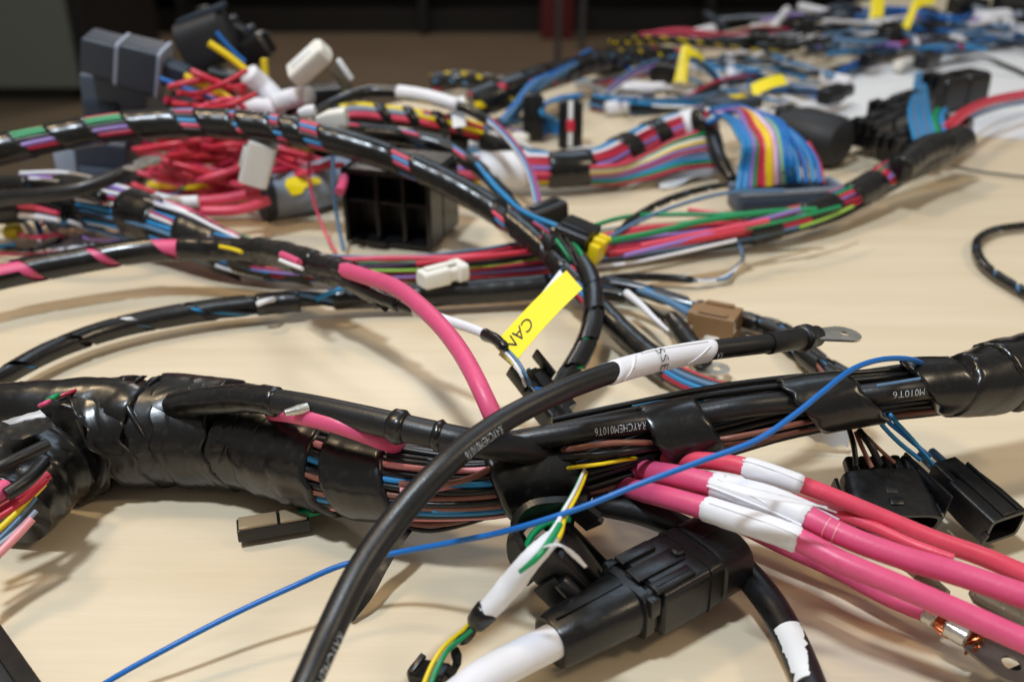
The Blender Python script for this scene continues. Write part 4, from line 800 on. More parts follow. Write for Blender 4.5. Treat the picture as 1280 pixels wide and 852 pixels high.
# dangling black tape flags
for i, pts in enumerate((((252, 326, 14), (292, 324, 14), (302, 350, 4), (270, 344, 4)), ((322, 330, 16), (372, 336, 16), (392, 356, 6), (340, 352, 6)))):
    o = sheet('tape_flag', 'tape', *[P(*p_) for p_ in pts], bend=lambda u, v: Vector((0, 0, .001*math.sin(u*5)))); tag(o, ['ragged black tape end hanging below the colour wires, left one', 'black tape end hanging below the colour wires by the crumpled joint'][i], 'tape')
# small white plug on the harness
k = Kit((526, 350, 26), (580, 336, 26)); t = thing('connector', 'small off-white plug lying on the colour wires left of the yellow flag', 'connector', k.base())
k.loft('housing', 'whiteplastic', [(0, 11, 9, 0, 0), (.05, 13, 11, 0, 0), (.55, 14, 12, 0, 0), (.6, 12, 9, 0, 0), (.75, 12, 9, 0, 0), (.78, 16, 12, 0, 0), (.95, 16, 12, 0, 0), (1, 13, 10, 0, 0)], t, 5); k.box('latch', 'whiteplastic', .1, .8, -5, 5, 11, 14, t)

# ================================================================== black relay block
fl, fr = P(432, 303, 2), P(541, 315, 2); fr = Vector((fr.x, fr.y, fl.z)); X_ = (fr-fl); wd_ = X_.length; X_.normalize(); Yb = Vector((-X_.y, X_.x, 0)); hb = .053; db = .056
t = thing('relay_block', 'large black block with two rows of open cells facing the camera, under the arching cable', 'relay block', tuple(fl))
def obox(name, m, x0, x1, y0, y1, z0, z1, parent, bev=.0008):
    kk = Kit.__new__(Kit); kk.o = fl; kk.X = X_; kk.L = 1.0; kk.Y = Yb; kk.Z = Vector((0, 0, 1)); kk.u = 1.0
    bm = bmesh.new(); c = [bm.verts.new(fl+X_*x+Yb*y+Vector((0, 0, z))) for x in (x0, x1) for y in (y0, y1) for z in (z0, z1)]
    for f in ((0, 1, 3, 2), (4, 6, 7, 5), (0, 4, 5, 1), (2, 3, 7, 6), (0, 2, 6, 4), (1, 5, 7, 3)): bm.faces.new([c[i] for i in f])
    bmesh.ops.recalc_face_normals(bm, faces=bm.faces); bmesh.ops.bevel(bm, geom=bm.edges[:], offset=bev, segments=2, affect='EDGES')
    bm.verts.index_update(); V = [tuple(v.co) for v in bm.verts]; F = [tuple(v.index for v in f.verts) for f in bm.faces]; bm.free(); return link(name, V, F, m, parent, sharp=40)
obox('rear_housing', 'plastic', 0, wd_, .022, db, 0, hb, t, .002)
obox('side_wall', 'plastic', 0, .003, 0, .0222, 0, hb, t); obox('side_wall', 'plastic', wd_-.0035, wd_, -.001, .0222, 0, hb+.0003, t); obox('floor_wall', 'plastic', .0032, wd_-.0037, .001, .0221, 0, .003, t); obox('top_wall', 'plastic', .0032, wd_-.0037, .001, .0221, hb-.004, hb-.0003, t)
for x_ in (.36, .66): obox('divider', 'plastic', wd_*x_, wd_*x_+.0022, .002, .0219, .0032, hb-.0042, t)
for x0_, x1_ in ((.0033, wd_*.36-.0002), (wd_*.36+.0024, wd_*.66-.0002), (wd_*.66+.0024, wd_-.0038)): obox('divider', 'plastic', x0_, x1_, .0025, .0218, hb*.55, hb*.55+.0022, t)
obox('base_rib', 'plastic', wd_*.25, wd_*.5, -.003, 0, .0005, .004, t)
cable('red_hanging_wire', 'thin coral wire hanging down in front of the grey tube left of the black block', 'wire', [(388, 190, 62), (386, 215, 50), (392, 250, 32), (404, 285, 16), (420, 316, 6)], 4, 'coral', k=8)
cable('blue_hanging_wire', 'pale blue wire hanging down along the left side of the black block', 'wire', [(416, 195, 66), (417, 230, 48), (421, 270, 26), (430, 314, 6)], 5, 'steelblue', k=8)
o, _ = cable('pink_end', 'short pink wire stub at the upper left corner of the black block', 'wire', [(424, 240, 46), (428, 232, 48), (430, 222, 50)], 12, 'pink', k=12)
# grey tube with yellow sticker
GT = Path([(325, 246, 17), (345, 243, 17), (375, 238, 17), (430, 222, 17), (470, 214, 17)], [58, 60, 60, 58, 56])
t = root_at(GT, 'grey_tube', 'grey plastic tube with yellow sticker lying left of the black block', 'tube')
tube('tube_body', GT, 'lightgrey', t, k=32); tube('rear_collar', GT, 'darkgrey', t, 0, GT.find(338, 242), extra=.0008, k=32)
V, F = [], []
pts_ = [(0, 0), (.2, .9), (.8, 1), (1, .55), (2, .3), (2.1, -.5), (1.2, -.6), (.9, -1.3), (.3, -1.4)]
sg, ag = GT.find(352, 240), math.radians(56)
for lay in (0, 1):
    for x_, y_ in pts_:
        C, T, U, S, R = GT.at(sg+x_*.011); a_ = ag-y_*.30; V.append(tuple(C+(R+.0009+.0004*lay)*(math.cos(a_)*U+math.sin(a_)*S)))
n_ = len(pts_); F = [tuple(range(n_)), tuple(range(2*n_-1, n_-1, -1))]+[(i, (i+1) % n_, n_+(i+1) % n_, n_+i) for i in range(n_)]
link('sticker', V, F, 'label', t, smooth=False)

# ================================================================== ARCH CABLE
AC = Path([(-80, 205, 70), (0, 187, 74), (70, 172, 78), (140, 160, 81), (220, 154, 82), (300, 156, 81), (370, 165, 78), (440, 182, 72), (510, 206, 62), (570, 234, 52), (620, 264, 42), (660, 294, 34), (690, 320, 28)], [40, 38, 36, 36, 36, 36, 35, 34, 32, 32, 31, 28, 24])
t = root_at(AC, 'arching_cable', 'thick black wrapped cable with green and red stripes arching over the pile from the left', 'wiring harness')
wires(t, AC, ['black', 'black', 'coral', 'green', 'green', 'black', 'purple', 'crimson', 'black', 'black'], 0, AC.find(205), -60, 150, wr=.19, rad=.80, twist=.0)
wires(t, AC, ['black', 'coral', 'skyblue', 'crimson', 'black', 'skyblue', 'coral', 'black', 'black', 'black'], AC.find(200), AC.len, -60, 150, wr=.19, rad=.80, twist=1.2)
for xa, xb in ((-70, 34), (72, 122), (165, 232), (252, 300), (308, 350), (358, 385), (410, 500), (520, 630), (640, 690)): tape(t, AC, AC.find(xa), AC.find(xb), extra=.0004, wr=.022, k=32, slant=-.006, step=.002)
# second thinner cable beneath/behind
branch('black cable with blue and red stripes running below the yellow-striped bundle to the crossing', [(372, 148, 74), (400, 160, 70), (450, 165, 64), (500, 170, 58), (550, 182, 52), (590, 205, 44), (630, 242, 38), (668, 276, 34), (690, 290, 32)], [22, 22, 22, 20, 20, 18, 15, 12, 10], ['black', 'skyblue', 'coral', 'black', 'black', 'skyblue', 'coral', 'black'], sp=[(0, .8, .045, .72)], twist=1)
# loop wires with white sleeve
LP_ = Path([(380, 150, 66), (420, 128, 74), (460, 115, 76), (500, 116, 76), (560, 128, 72), (600, 145, 66), (630, 168, 60), (655, 200, 50), (668, 235, 42), (674, 262, 36)], [14, 13, 13, 13, 12, 11, 11, 11, 12, 12])
t = root_at(LP_, 'loop_lead', 'black lead with white sleeve looping over at upper middle, opening into blue and crimson wires', 'cable')
wires(t, LP_, ['purple', 'crimson', 'skyblue', 'white', 'black', 'black'], 0, LP_.len, -80, 180, wr=.34, rad=.62, twist=0); tape(t, LP_, 0, LP_.find(498, 116), extra=.0005, wr=.08, k=24, step=.002)
tape(t, LP_, LP_.find(496, 115), LP_.find(572, 131), extra=.0016, wr=.05, m='sleeve', k=24, name='white_sleeve', step=.002); tape(t, LP_, LP_.find(572, 131), LP_.find(612, 152), extra=.0003, wr=.05, k=24, step=.002)
o = sheet('paper_tag', 'paper', P(562, 124, 70), P(580, 120, 70), P(582, 158, 58), P(566, 160, 58), bend=lambda u, v: Vector((0, 0, .001*math.sin(3*v)))); tag(o, 'small white tag hanging behind the end of the looping white sleeve', 'tag')
# plug pair at the crossing, yellow insert
k = Kit((655, 278, 32), (700, 262, 34)); t = thing('connector', 'black plug at the foot of the blue and crimson loop wires', 'connector', k.base()); k.loft('housing', 'plastic', [(0, 14, 12, 0, 0), (.1, 16, 14, 0, 0), (1, 16, 15, 0, 0), (1, 12, 11, 0, 0)], t, 6); k.box('latch', 'plastic', .2, .9, -5, 5, 14, 17, t)
k = Kit((704, 292, 40), (752, 312, 34)); t = thing('connector', 'black square plug with bright yellow lock at the cable crossing right above the flag', 'connector', k.base())
k.loft('housing', 'plastic', [(-.1, 24, 17, 0, 0), (-.06, 26, 19, 0, 0), (.72, 26, 19, 0, 0), (.74, 22, 15, 0, 0)], t, 10, k=40); k.box('top_rail', 'plastic', .0, .7, -18, -6, 18, 22, t)
k.box('yellow_lock', 'yellow', .76, 1.04, -20, 16, -18, 10, t, bev=2); k.box('yellow_tab', 'yellow', .78, 1.1, -12, 0, 8, 16, t, bev=2); k.box('yellow_tab', 'yellow', .78, 1.1, 6, 14, 8, 15, t, bev=2)
cable('blue_link_wire', 'blue wire sweeping into the square plug with the yellow lock from the left', 'wire', [(596, 205, 52), (625, 240, 48), (655, 265, 44), (685, 278, 44), (712, 288, 42)], 6, 'skyblue', k=10)
o = cable('lime_stub', 'tiny lime green wire end left of the square plug with the yellow lock', 'wire', [(692, 304, 36), (697, 299, 37), (702, 294, 37)], 8, 'lime', k=10)
branch('short black lead leaving the crossing down to the right under the yellow lock', [(680, 300, 34), (700, 318, 32), (716, 336, 28)], [20, 18, 16], ['black', 'coral', 'skyblue'], sp=[(0, 1, .02, .7)])

# ================================================================== cables at the left edge
LC = Path([(-80, 268, 44), (0, 248, 50), (50, 244, 54), (100, 236, 58), (140, 222, 62), (168, 208, 66)], [24, 22, 20, 19, 17, 13])
t = root_at(LC, 'earth_lead', 'black cable at the left edge ending in a pale ring terminal before the red wires', 'cable'); tube('sheath', LC, 'rubber', t, k=18)
k = Kit((160, 212, 67), (197, 196, 68)); ring_lug(t, k, 0, 1, 15, 6, th=3)
branch('black cable with pink and white stripes behind the earth lead at the left', [(-80, 238, 36), (0, 230, 40), (40, 230, 42), (90, 236, 44), (130, 248, 44)], [20, 18, 18, 16, 14], ['coral', 'white', 'black', 'black', 'coral'], tp=[(0, .48), (.68, 1)], twist=0)
branch('dark taped bundle at the far left edge above the pink-striped cable', [(-80, 275, 26), (0, 262, 28), (40, 262, 28), (80, 270, 28)], [36, 34, 30, 24], ['black', 'black', 'coral', 'white', 'skyblue'], tp=[(0, .6)], twist=0)
for i, (pts, m_, w_) in enumerate((([(-30, 300, 5), (10, 310, 5), (40, 312, 5), (75, 300, 6), (70, 290, 8)], 'black', 6), ([(12, 256, 20), (28, 275, 14), (45, 300, 6)], 'steelblue', 6), ([(30, 256, 20), (44, 275, 14), (54, 298, 6)], 'blue', 7), ([(-20, 316, 4), (30, 318, 4), (75, 314, 4)], 'crimson', 4), ([(-20, 306, 6), (0, 308, 6), (20, 306, 6)], 'skyblue', 7), ([(20, 260, 22), (34, 280, 14), (50, 302, 8)], 'white', 4))):
    cable('loose_wire', ['black loose wire looping at the left edge under the taped bundle', 'pale steel-blue loose wire beside the yellow scrap at the left edge', 'deep blue loose wire right of the yellow scrap at the left edge', 'dark red loose wire lying lowest at the left edge', 'short sky-blue wire at the very left edge', 'thin white loose wire between the blue ones at the left edge'][i], 'wire', pts, w_, m_, k=8)
k = Kit((4, 290, 10), (28, 288, 10)); o = k.loft('yellow_scrap', 'yellow', [(0, 6, 4, 0, 0), (.2, 12, 8, 0, 0), (.8, 11, 8, 0, 0), (1, 6, 4, 0, 0)], None, 3); tag(o, 'small yellow plastic cap at the left edge of the table', 'cap')
o = sheet('foil_scrap', 'paper', P(60, 300, 4), P(120, 290, 6), P(116, 312, 3), P(66, 320, 3), bend=lambda u, v: Vector((0, 0, .003*noise.noise((u*3, v*3, 7))))); tag(o, 'small pale foil scrap above the pink-striped cable at the left', 'scrap')
o = sheet('foil_scrap', 'paper', P(48, 268, 14), P(82, 262, 16), P(92, 284, 10), P(62, 290, 9), bend=lambda u, v: Vector((0, 0, .003*noise.noise((u*3, v*3, 8))))); tag(o, 'pale crumpled scrap right of the loose blue wires at the left', 'scrap')

# ================================================================== PILE: red wires and connectors (upper left)
D0 = .74
rnd = random.Random(5)
for i in range(58):
    x0_ = rnd.uniform(165, 235); x1_ = rnd.uniform(320, 430); yb = rnd.uniform(165, 235) if i > 10 else rnd.uniform(75, 150)
    ya, yc = yb+rnd.uniform(-22, 18), yb+rnd.uniform(-22, 26)
    if i <= 10: x0_ = rnd.uniform(195, 240); x1_ = rnd.uniform(290, 330)
    D_ = rnd.uniform(.70, .80)
    n_ = 4; pts = []
    for j in range(n_+1):
        u = j/n_; x = x0_+(x1_-x0_)*u; y = ya*(1-u)+yc*u+rnd.uniform(-3.5, 3.5)+ (14*math.sin(u*math.pi) if i % 3 else -16*math.sin(u*math.pi))
        pt = q(x, min(y, 252), D_+rnd.uniform(-.015, .015)); pts.append((pt[0], pt[1], max(4, pt[2])))
    m_ = 'yellow' if i in (13, 17, 22, 26, 33, 37, 44, 51) else ('green' if i in (24,) else ('crimson' if i % 4 == 0 else ('red' if i % 2 else 'coral')))
    colr = {'yellow': 'yellow', 'green': 'green', 'crimson': 'dark crimson', 'red': 'bright red', 'coral': 'coral red'}[m_]
    kind_ = 'upper' if i <= 10 else 'lower'
    cable('pile_wire', '%s wire looping in the %s part of the tangled red pile' % (colr, kind_), 'wire', pts, rnd.choice((6.5, 7.5, 9)), m_, group='%s wires of the %s red tangle' % (colr, kind_), k=8, step=.006)
cable('thick_red_wire', 'thick coral wire with bare pale end passing under the white plug', 'wire', [(205, 250, 30), (240, 252, 30), (280, 249, 30), (325, 240, 32)], 14, 'coral', k=12)
cable('thick_red_wire', 'second thick coral wire just below the one passing under the white plug', 'wire', [(220, 262, 26), (260, 264, 26), (300, 262, 26), (335, 250, 28)], 13, 'coral', k=12)
cable('beige_sleeve', 'cream sleeve on the thick coral wire left of the white plug', 'sleeve', [(196, 248, 33), (220, 253, 33), (248, 252, 33)], 16, 'paper', k=12)
for i, (pts, l_) in enumerate((([q(231, 95, .76), q(262, 110, .76), q(300, 131, .76)], 'thick yellow wire pointing out of the dark connector, lower one'), ([q(261, 54, .78), q(285, 70, .78), q(312, 92, .78)], 'thick yellow wire sloping down to the white sleeves, upper one'), ([q(330, 74, .79), q(331, 85, .79), q(332, 96, .79)], 'short upright yellow wire above the white sleeves'))):
    cable('yellow_wire', l_, 'wire', pts, 9, 'yellow', k=12)
for i, (pts, l_) in enumerate((([q(200, 98, .77), q(235, 112, .77), q(270, 125, .77)], 'blue wire under the lower thick yellow wire'), ([q(270, 40, .79), q(285, 58, .79), q(306, 78, .79)], 'blue wire above the upper thick yellow wire'))):
    cable('blue_pile_wire', l_, 'wire', pts, 6, 'blue', k=8)
for i, (a_, b_, w_, l_) in enumerate(((q(296, 134, .75), q(352, 137, .75), 22, 'white sleeve lying level behind the arching cable'), (q(310, 92, .765), q(348, 128, .765), 26, 'white sleeve slanting up to the yellow wires'), (q(340, 130, .745), q(388, 120, .745), 24, 'white sleeve end with open mouth, rightmost of the three'))):
    pa = Path([a_, ((a_[0]+b_[0])/2, (a_[1]+b_[1])/2-2, (a_[2]+b_[2])/2), b_], w_); o = tape(None, pa, 0, pa.len, extra=0, wr=.03, m='sleeve', k=24, name='white_sleeve', seed=i); tag(o, l_, 'sleeve', 'white sleeves in the pile')
def kit_at(a, b, D=None, roll=0, Db=None): return Kit(q(a[0], a[1], D), q(b[0], b[1], Db or D), roll)
k = kit_at((108, 62), (232, 96), .79, roll=8); t = thing('stacked_connector', 'slate-coloured connector with two pale seams, topmost of the pile at upper left', 'connector', k.base())
k.loft('housing', 'darkgrey', [(0, 20, 20, 0, 0), (.02, 22, 23, 0, 0), (.34, 22, 24, 0, 0)], t, 10, k=40); k.loft('seam_ring', 'lightgrey', [(.34, 23, 27, 0, 0), (.345, 24, 28, 0, 0), (.375, 24, 28, 0, 0), (.38, 23, 27, 0, 0)], t, 10, k=40)
k.loft('middle_housing', 'darkgrey', [(.38, 23, 28, 0, 0), (.76, 24, 30, 0, 0)], t, 10, k=40); k.loft('seam_ring', 'lightgrey', [(.76, 25, 31, 0, 0), (.765, 26, 31, 0, 0), (.79, 26, 31, 0, 0), (.795, 25, 30, 0, 0)], t, 10, k=40)
k.loft('neck', 'darkgrey', [(.795, 14, 15, 0, 0), (1.02, 13, 12, 0, 0)], t, 8); 
for x_ in (.05, .19): k.box('slot_cover', 'black', x_, x_+.09, 18, 23, -13, 13, t, bev=1)
k = kit_at((114, 118), (196, 124), .82); t = thing('stacked_connector', 'matt grey-blue connector block below the topmost one', 'connector', k.base())
k.loft('housing', 'greyplastic', [(0, 30, 30, 0, 0), (.03, 34, 34, 0, 0), (.97, 34, 34, 0, 0), (1, 30, 30, 0, 0)], t, 10, k=40); k.box('front_panel', 'darkgrey', .05, .55, -39, -34, -30, 0, t)
k = kit_at((108, 200), (172, 206), .78); t = thing('stacked_connector', 'dark slate connector at the bottom of the stack, behind the earth lead', 'connector', k.base())
k.loft('housing', 'darkgrey', [(0, 34, 34, 0, 0), (.03, 36, 37, 0, 0), (.97, 36, 37, 0, 0), (1, 34, 34, 0, 0)], t, 10, k=40); k.box('front_step', 'greyplastic', .1, .8, -42, -36, -28, 4, t)
k = kit_at((72, 203), (103, 203), .775); t = thing('grey_tab', 'pale grey upright tab at the left of the stacked connectors', 'connector', k.base()); k.box('tab_body', 'lightgrey', 0, 1, -10, 10, -24, 24, t, bev=3); k.box('tab_edge', 'greyplastic', .9, 1.2, -8, 8, -22, 22, t)
k = kit_at((150, 152), (192, 152), .81); o = k.box('spacer_block', 'greyplastic', 0, 1, -20, 20, -22, 22, bev=2); tag(o, 'grey spacer block between the two lower stacked connectors', 'block')
# black connectors heap behind
k = kit_at((228, 52), (286, 30), .84); t = thing('black_connector', 'matt black connector sticking up highest at the back of the pile', 'connector', k.base()); k.loft('housing', 'boots', [(0, 26, 30, 0, -14), (.05, 30, 36, 0, -14), (.9, 24, 30, 0, -10), (1, 16, 20, 0, -8)], t, 4)
k.box('back_bar', 'darkgrey', .1, 1.1, -12, 12, 18, 26, t, bev=3); 
k = kit_at((246, 16), (336, 62), .86); t = thing('black_connector', 'slim black connector strip slanting down to the right behind the yellow wires', 'connector', k.base()); k.loft('housing', 'plastic', [(0, 12, 10, 0, 0), (.05, 15, 13, 0, 0), (.95, 14, 12, 0, 0), (1, 10, 9, 0, 0)], t, 6)
for x_ in (.15, .4, .65, .85): k.box('rib', 'darkgrey', x_, x_+.08, -14, 14, 10, 17, t, bev=2)
k = kit_at((296, 76), (336, 52), .85); t = thing('black_connector', 'small black connector above the short upright yellow wire', 'connector', k.base()); k.loft('housing', 'plastic', [(0, 14, 14, 0, 0), (.1, 18, 17, 0, 0), (.9, 18, 17, 0, 0), (1, 14, 13, 0, 0)], t, 6); k.box('latch', 'plastic', .2, .9, -6, 6, 16, 20, t)
# dark heap mass under the wires
for i, (a_, b_, r_, l_) in enumerate((((212, 130), (268, 150), 20, 'dark connector body half buried behind the red wires, left one'), ((260, 96), (300, 108), 14, 'dark connector body seen inside the upper red loop'), ((210, 234), (290, 236), 20, 'dark housing beneath the lower red wires'), ((360, 190), (430, 196), 20, 'dark housing behind the grey tube'), ((330, 130), (440, 120), 16, 'dark housing behind the white sleeves'), ((440, 192), (560, 196), 26, 'dark housing behind the black block'))):
    k = kit_at(a_, b_, .79); o = k.loft('buried_connector', 'black', [(0, r_*.8, r_*.8, 0, 0), (.05, r_, r_, 0, 0), (.5, r_, r_, 0, 0), (.52, r_*1.1, r_*1.1, 0, 0), (.95, r_*1.1, r_*1.1, 0, 0), (1, r_*.8, r_*.8, 0, 0)], None, 5); tag(o, l_, 'connector')
# white plugs
k = kit_at((316, 228), (330, 176), .655, roll=-80, Db=.655); t = thing('connector', 'white rectangular plug standing on end in front of the red tangle', 'connector', k.base()); 
k.loft('housing', 'whiteplastic', [(0, 15, 14, 0, 0), (.03, 18, 17, 0, 0), (.97, 18, 17, 0, 0), (1, 15, 14, 0, 0)], t, 9, k=40)
k.box('latch', 'whiteplastic', .3, .8, -10, 10, 17, 22, t); k.box('latch', 'whiteplastic', .3, .8, -22, -17, -8, 8, t); k.box('slot', 'ink', .15, .22, -8, 8, 16.5, 18, t, bev=.3)
k = kit_at((366, 98), (408, 60), .74, roll=25); t = thing('connector', 'large white plug tilted up against the dark background, highest white object', 'connector', k.base())
k.loft('housing', 'whiteplastic', [(0, 10, 9, 0, 0), (.06, 15, 13, 0, 0), (.9, 15, 13, 0, 0), (1, 11, 10, 0, 0)], t, 6, k=40); k.box('recess', 'paper', .2, .75, -6, 6, 12, 14.5, t, bev=1)
k = kit_at((422, 74), (440, 100), .74); t = thing('clear_clip', 'translucent pale clip slanting down right of the high white plug', 'clip', k.base()); k.box('clip_bar', 'paper', 0, 1, -5, 5, -3, 3, t, bev=2); k.box('clip_arm', 'gel', .1, 1.2, -8, -6, -16, -4, t)
k = kit_at((396, 150), (434, 146), .66); t = thing('connector', 'small white plug between the arching cable and the yellow-striped bundle', 'connector', k.base()); k.loft('housing', 'whiteplastic', [(0, 5, 4, 0, 0), (.4, 11, 10, 0, 0), (.98, 12, 11, 0, 0), (1, 10, 9, 0, 0)], t, 6)
k = kit_at((374, 142), (394, 138), .67); o = k.loft('wire_end', 'sleeve', [(0, 5, 5, 0, 0), (.5, 8, 8, 0, 0), (1, 7, 7, 0, 0)], None, 2.5); tag(o, 'tiny white end piece left of the small white plug', 'cap')
# yellow striped bundle
YB = Path([q(405, 150, .74), q(440, 142, .745), q(480, 145, .75), q(520, 150, .755), q(560, 156, .76), q(600, 166, .77)], [26, 28, 28, 28, 26, 24])
t = root_at(YB, 'yellow_wire_bundle', 'black-taped bundle with thick yellow wires showing between the tape bands, upper middle', 'wiring harness')
wires(t, YB, ['yellow', 'yellow', 'lightgrey', 'coral', 'black'], 0, YB.find(535), -40, 130, wr=.3, rad=.72); wires(t, YB, ['yellow', 'crimson', 'yellow', 'red', 'black'], YB.find(520), YB.len, -40, 130, wr=.26, rad=.74, twist=2)
for xa, xb in ((405, 434), (476, 492), (512, 526), (545, 558), (566, 574)): tape(t, YB, YB.find(xa), YB.find(xb), extra=.0008, wr=.05, k=24, slant=-.006, step=.002)
for i, (x, y) in enumerate(((412, 112), (430, 118), (600, 175), (620, 182), (560, 178), (590, 196))):
    k = kit_at((x, y), (x+24, y+8), .80 if y < 150 else .76, roll=i*30); o = k.loft('small_connector', 'plastic', [(0, 7, 6, 0, 0), (.1, 10, 9, 0, 0), (.9, 10, 9, 0, 0), (1, 7, 6, 0, 0)], None, 5)
    tag(o, ['small black connector left of the looping lead, upper of two', 'small black connector left of the looping lead, lower of two', 'small black connector right of the yellow-striped bundle, middle one', 'small black connector right of the yellow-striped bundle, rightmost', 'small black connector under the yellow-striped bundle', 'small black connector lowest beside the white-wrapped bundle'][i], 'connector')

# ================================================================== WHITE WRAPPED / RAINBOW HARNESS
RH = Path([(560, 212, 20), (600, 212, 20), (650, 212, 20), (700, 212, 20), (740, 208, 20), (780, 190, 22), (820, 170, 26), (860, 157, 32), (890, 152, 38)], [46, 46, 46, 44, 44, 42, 40, 38, 36])
t = root_at(RH, 'rainbow_harness', 'striped red, white and blue harness with black tape bands beside the rainbow fan', 'wiring harness')
wires(t, RH, ['black', 'steelblue', 'skyblue', 'skyblue', 'white', 'crimson', 'red', 'purple', 'coral', 'crimson', 'yellow', 'black'], 0, RH.len, -60, 140, wr=.14, rad=.86)
tape(t, RH, RH.find(598), RH.find(662), extra=.0004, wr=.03, m='sleeve', k=30, name='paper_wrap', step=.003); tape(t, RH, RH.find(684), RH.find(736), extra=.0006, wr=.04, k=30, step=.003)
for xa, xb in ((772, 790), (812, 832), (872, 894)): tape(t, RH, RH.find(xa), RH.find(xb), extra=.001, wr=.03, k=30, step=.002, slant=-.003)
tape(t, RH, RH.find(852), RH.find(872), extra=.0006, wr=.04, m='sleeve', k=30, name='paper_wrap', step=.003)
cols = ['coral', 'green', 'white', 'yellow', 'purple', 'crimson', 'steelblue', 'skyblue', 'green', 'crimson']
for i, m_ in enumerate(cols):
    tube('loose_wire', Path([(738, 208+i*2.4, 26-i*1.8), (770, 206+i*2.6, 24-i*1.8), (810, 192+i*3.4, 24-i*1.6), (850, 172+i*4.4, 28-i*1.6), (895, 158+i*5.5, 34-i*2.4)], 5), m_, t, k=8, wob=.001, seed=i)
o = sheet('paper_scrap', 'paper', P(812, 205, 8), P(900, 202, 8), P(905, 216, 4), P(826, 236, 2), bend=lambda u, v: Vector((0, 0, .004*noise.noise((u*3, v*3, 3))))); tag(o, 'crumpled white paper scrap under the striped harness left of the rainbow fan', 'paper')
# rainbow fan: wires rising over and dropping to grey plug
fan = ['skyblue', 'blue', 'skyblue', 'blue', 'purple', 'green', 'crimson', 'red', 'coral', 'yellow', 'yellow', 'salmon', 'white', 'purple', 'lime', 'skyblue', 'blue', 'skyblue', 'blue', 'blue', 'skyblue', 'blue', 'skyblue', 'blue']
names = dict(skyblue='sky blue', blue='deep blue', purple='purple', green='green', crimson='crimson', red='red', coral='coral', yellow='yellow', salmon='pink', white='white', lime='lime')
t = thing('rainbow_fan', 'fan of rainbow-coloured wires bending over and down into the grey plug', 'wire bundle', tuple(P(960, 240, 0)))
rr_ = random.Random(3)
for i, m_ in enumerate(fan):
    u = i/(len(fan)-1); xe = 922+u*92; ye = 237-u*14
    if i < 4: pk_ = (905+i*7, 146+i*10, 46-2*i)
    else: pk_ = (900+u*72, 158-30*math.sin(min(1, u*1.3)*math.pi*.5)+u*8, 52)
    pts = [(884, 142+u*16, 40), (900+u*20, 138+u*4+ (6 if i < 4 else 0), 48), (922+u*62, 152+(1-u)*14-u*8, 54), (930+u*72, 178+(1-u)*8, 48), (926+u*84, 208, 34), (xe, ye, 20)]
    if i >= 19: pts = [(884, 140, 40), (915, 134, 50), (950, 146, 54), (975+(i-19)*5, 168, 48), (988+(i-19)*8, 198, 34), (990+(i-19)*9, 228, 20)]
    tube('wire', Path(pts, 6.2 if m_ != 'yellow' else 7), m_, t, k=8, wob=.0012, seed=i*1.7)
k = Kit((916, 243, 12), (1044, 236, 12)); t = thing('connector', 'long grey plug receiving the rainbow fan of wires', 'connector', k.base())
k.box('tray', 'greyplastic', 0, 1, -18, 18, -18, 2, t, bev=2); k.box('rim', 'lightgrey', 0, .97, -19, -15, 2, 8, t, bev=1); k.box('rim', 'lightgrey', .0, .97, 15, 19, 2, 10, t, bev=1); k.box('end_rim', 'lightgrey', .97, 1, -18, 18, 1, 12, t, bev=1); k.box('front_ledge', 'darkgrey', .05, .95, -24, -19, -14, -6, t, bev=1)
k = Kit((892, 130, 46), (942, 122, 44)); t = thing('grey_cover', 'blue-grey cover plate with yellow mark above the rainbow fan', 'cover', k.base()); k.box('plate', 'greyplastic', 0, 1, -16, 16, -10, 4, t, bev=2); k.box('yellow_mark', 'yellow', .45, .72, -8, 6, 4, 6, t, bev=1)
BD = Path([(890, 170, 28), (900, 200, 18), (916, 226, 8)], [22, 18, 14]); 
t = root_at(BD, 'tape_post', 'black taped strand dropping left of the rainbow fan', 'cable'); tube('inner_wires', BD, 'black', t, w=.8); tape(t, BD, 0, BD.len, extra=.0002, wr=.06, k=20, step=.003)
# round black grommet
k = Kit((978, 160, 24), (1052, 178, 22)); t = thing('grommet', 'big round black rubber boot right of the rainbow fan', 'grommet', k.base())
k.loft('boot', 'boots', [(0, 22, 20, 0, 4, 2.4), (.08, 34, 26, 0, 2, 2.4), (.35, 36, 30, 0, 0, 2.4), (.85, 38, 32, 0, -2, 2.2), (1, 32, 28, 0, -2, 2.2), (1.08, 18, 16, 0, -2, 2.2)], t, k=40); k.loft('top_knob', 'boots', [(-.08, 6, 6, -8, 22, 2.2), (-.05, 9, 9, -8, 22, 2.2), (.1, 10, 10, -8, 22, 2.2), (.16, 5, 5, -8, 22, 2.2)], t, k=20)
for i, (pts, m_, w_) in enumerate((([(985, 180, 34), (1000, 200, 24), (1012, 226, 14)], 'crimson', 6), ([(1000, 180, 34), (1008, 205, 24), (1014, 228, 14)], 'yellow', 5), ([(1010, 178, 34), (1022, 200, 24), (1030, 230, 14)], 'red', 5), ([(975, 160, 38), (1000, 182, 34), (1020, 206, 24)], 'darkgrey', 6))):
    cable('short_wire', ['crimson wire between rainbow fan and rubber boot, leftmost', 'yellow wire in front of the rubber boot', 'red wire in front of the rubber boot, rightmost', 'dark grey wire crossing the rubber boot'][i], 'wire', pts, w_, m_, k=8)
cable('thin_black_wire', 'thin dark wire stretched from the rubber boot to the black connector group', 'wire', [(1020, 206, 14), (1050, 198, 16), (1080, 188, 18), (1110, 178, 20)], 3.5, 'black', k=8)
cable('thin_black_wire', 'very thin grey wire trailing right across the table below the white papers', 'wire', [(1190, 208, 8), (1220, 214, 4), (1260, 219, 3), (1330, 226, 3)], 3, 'darkgrey', k=8)
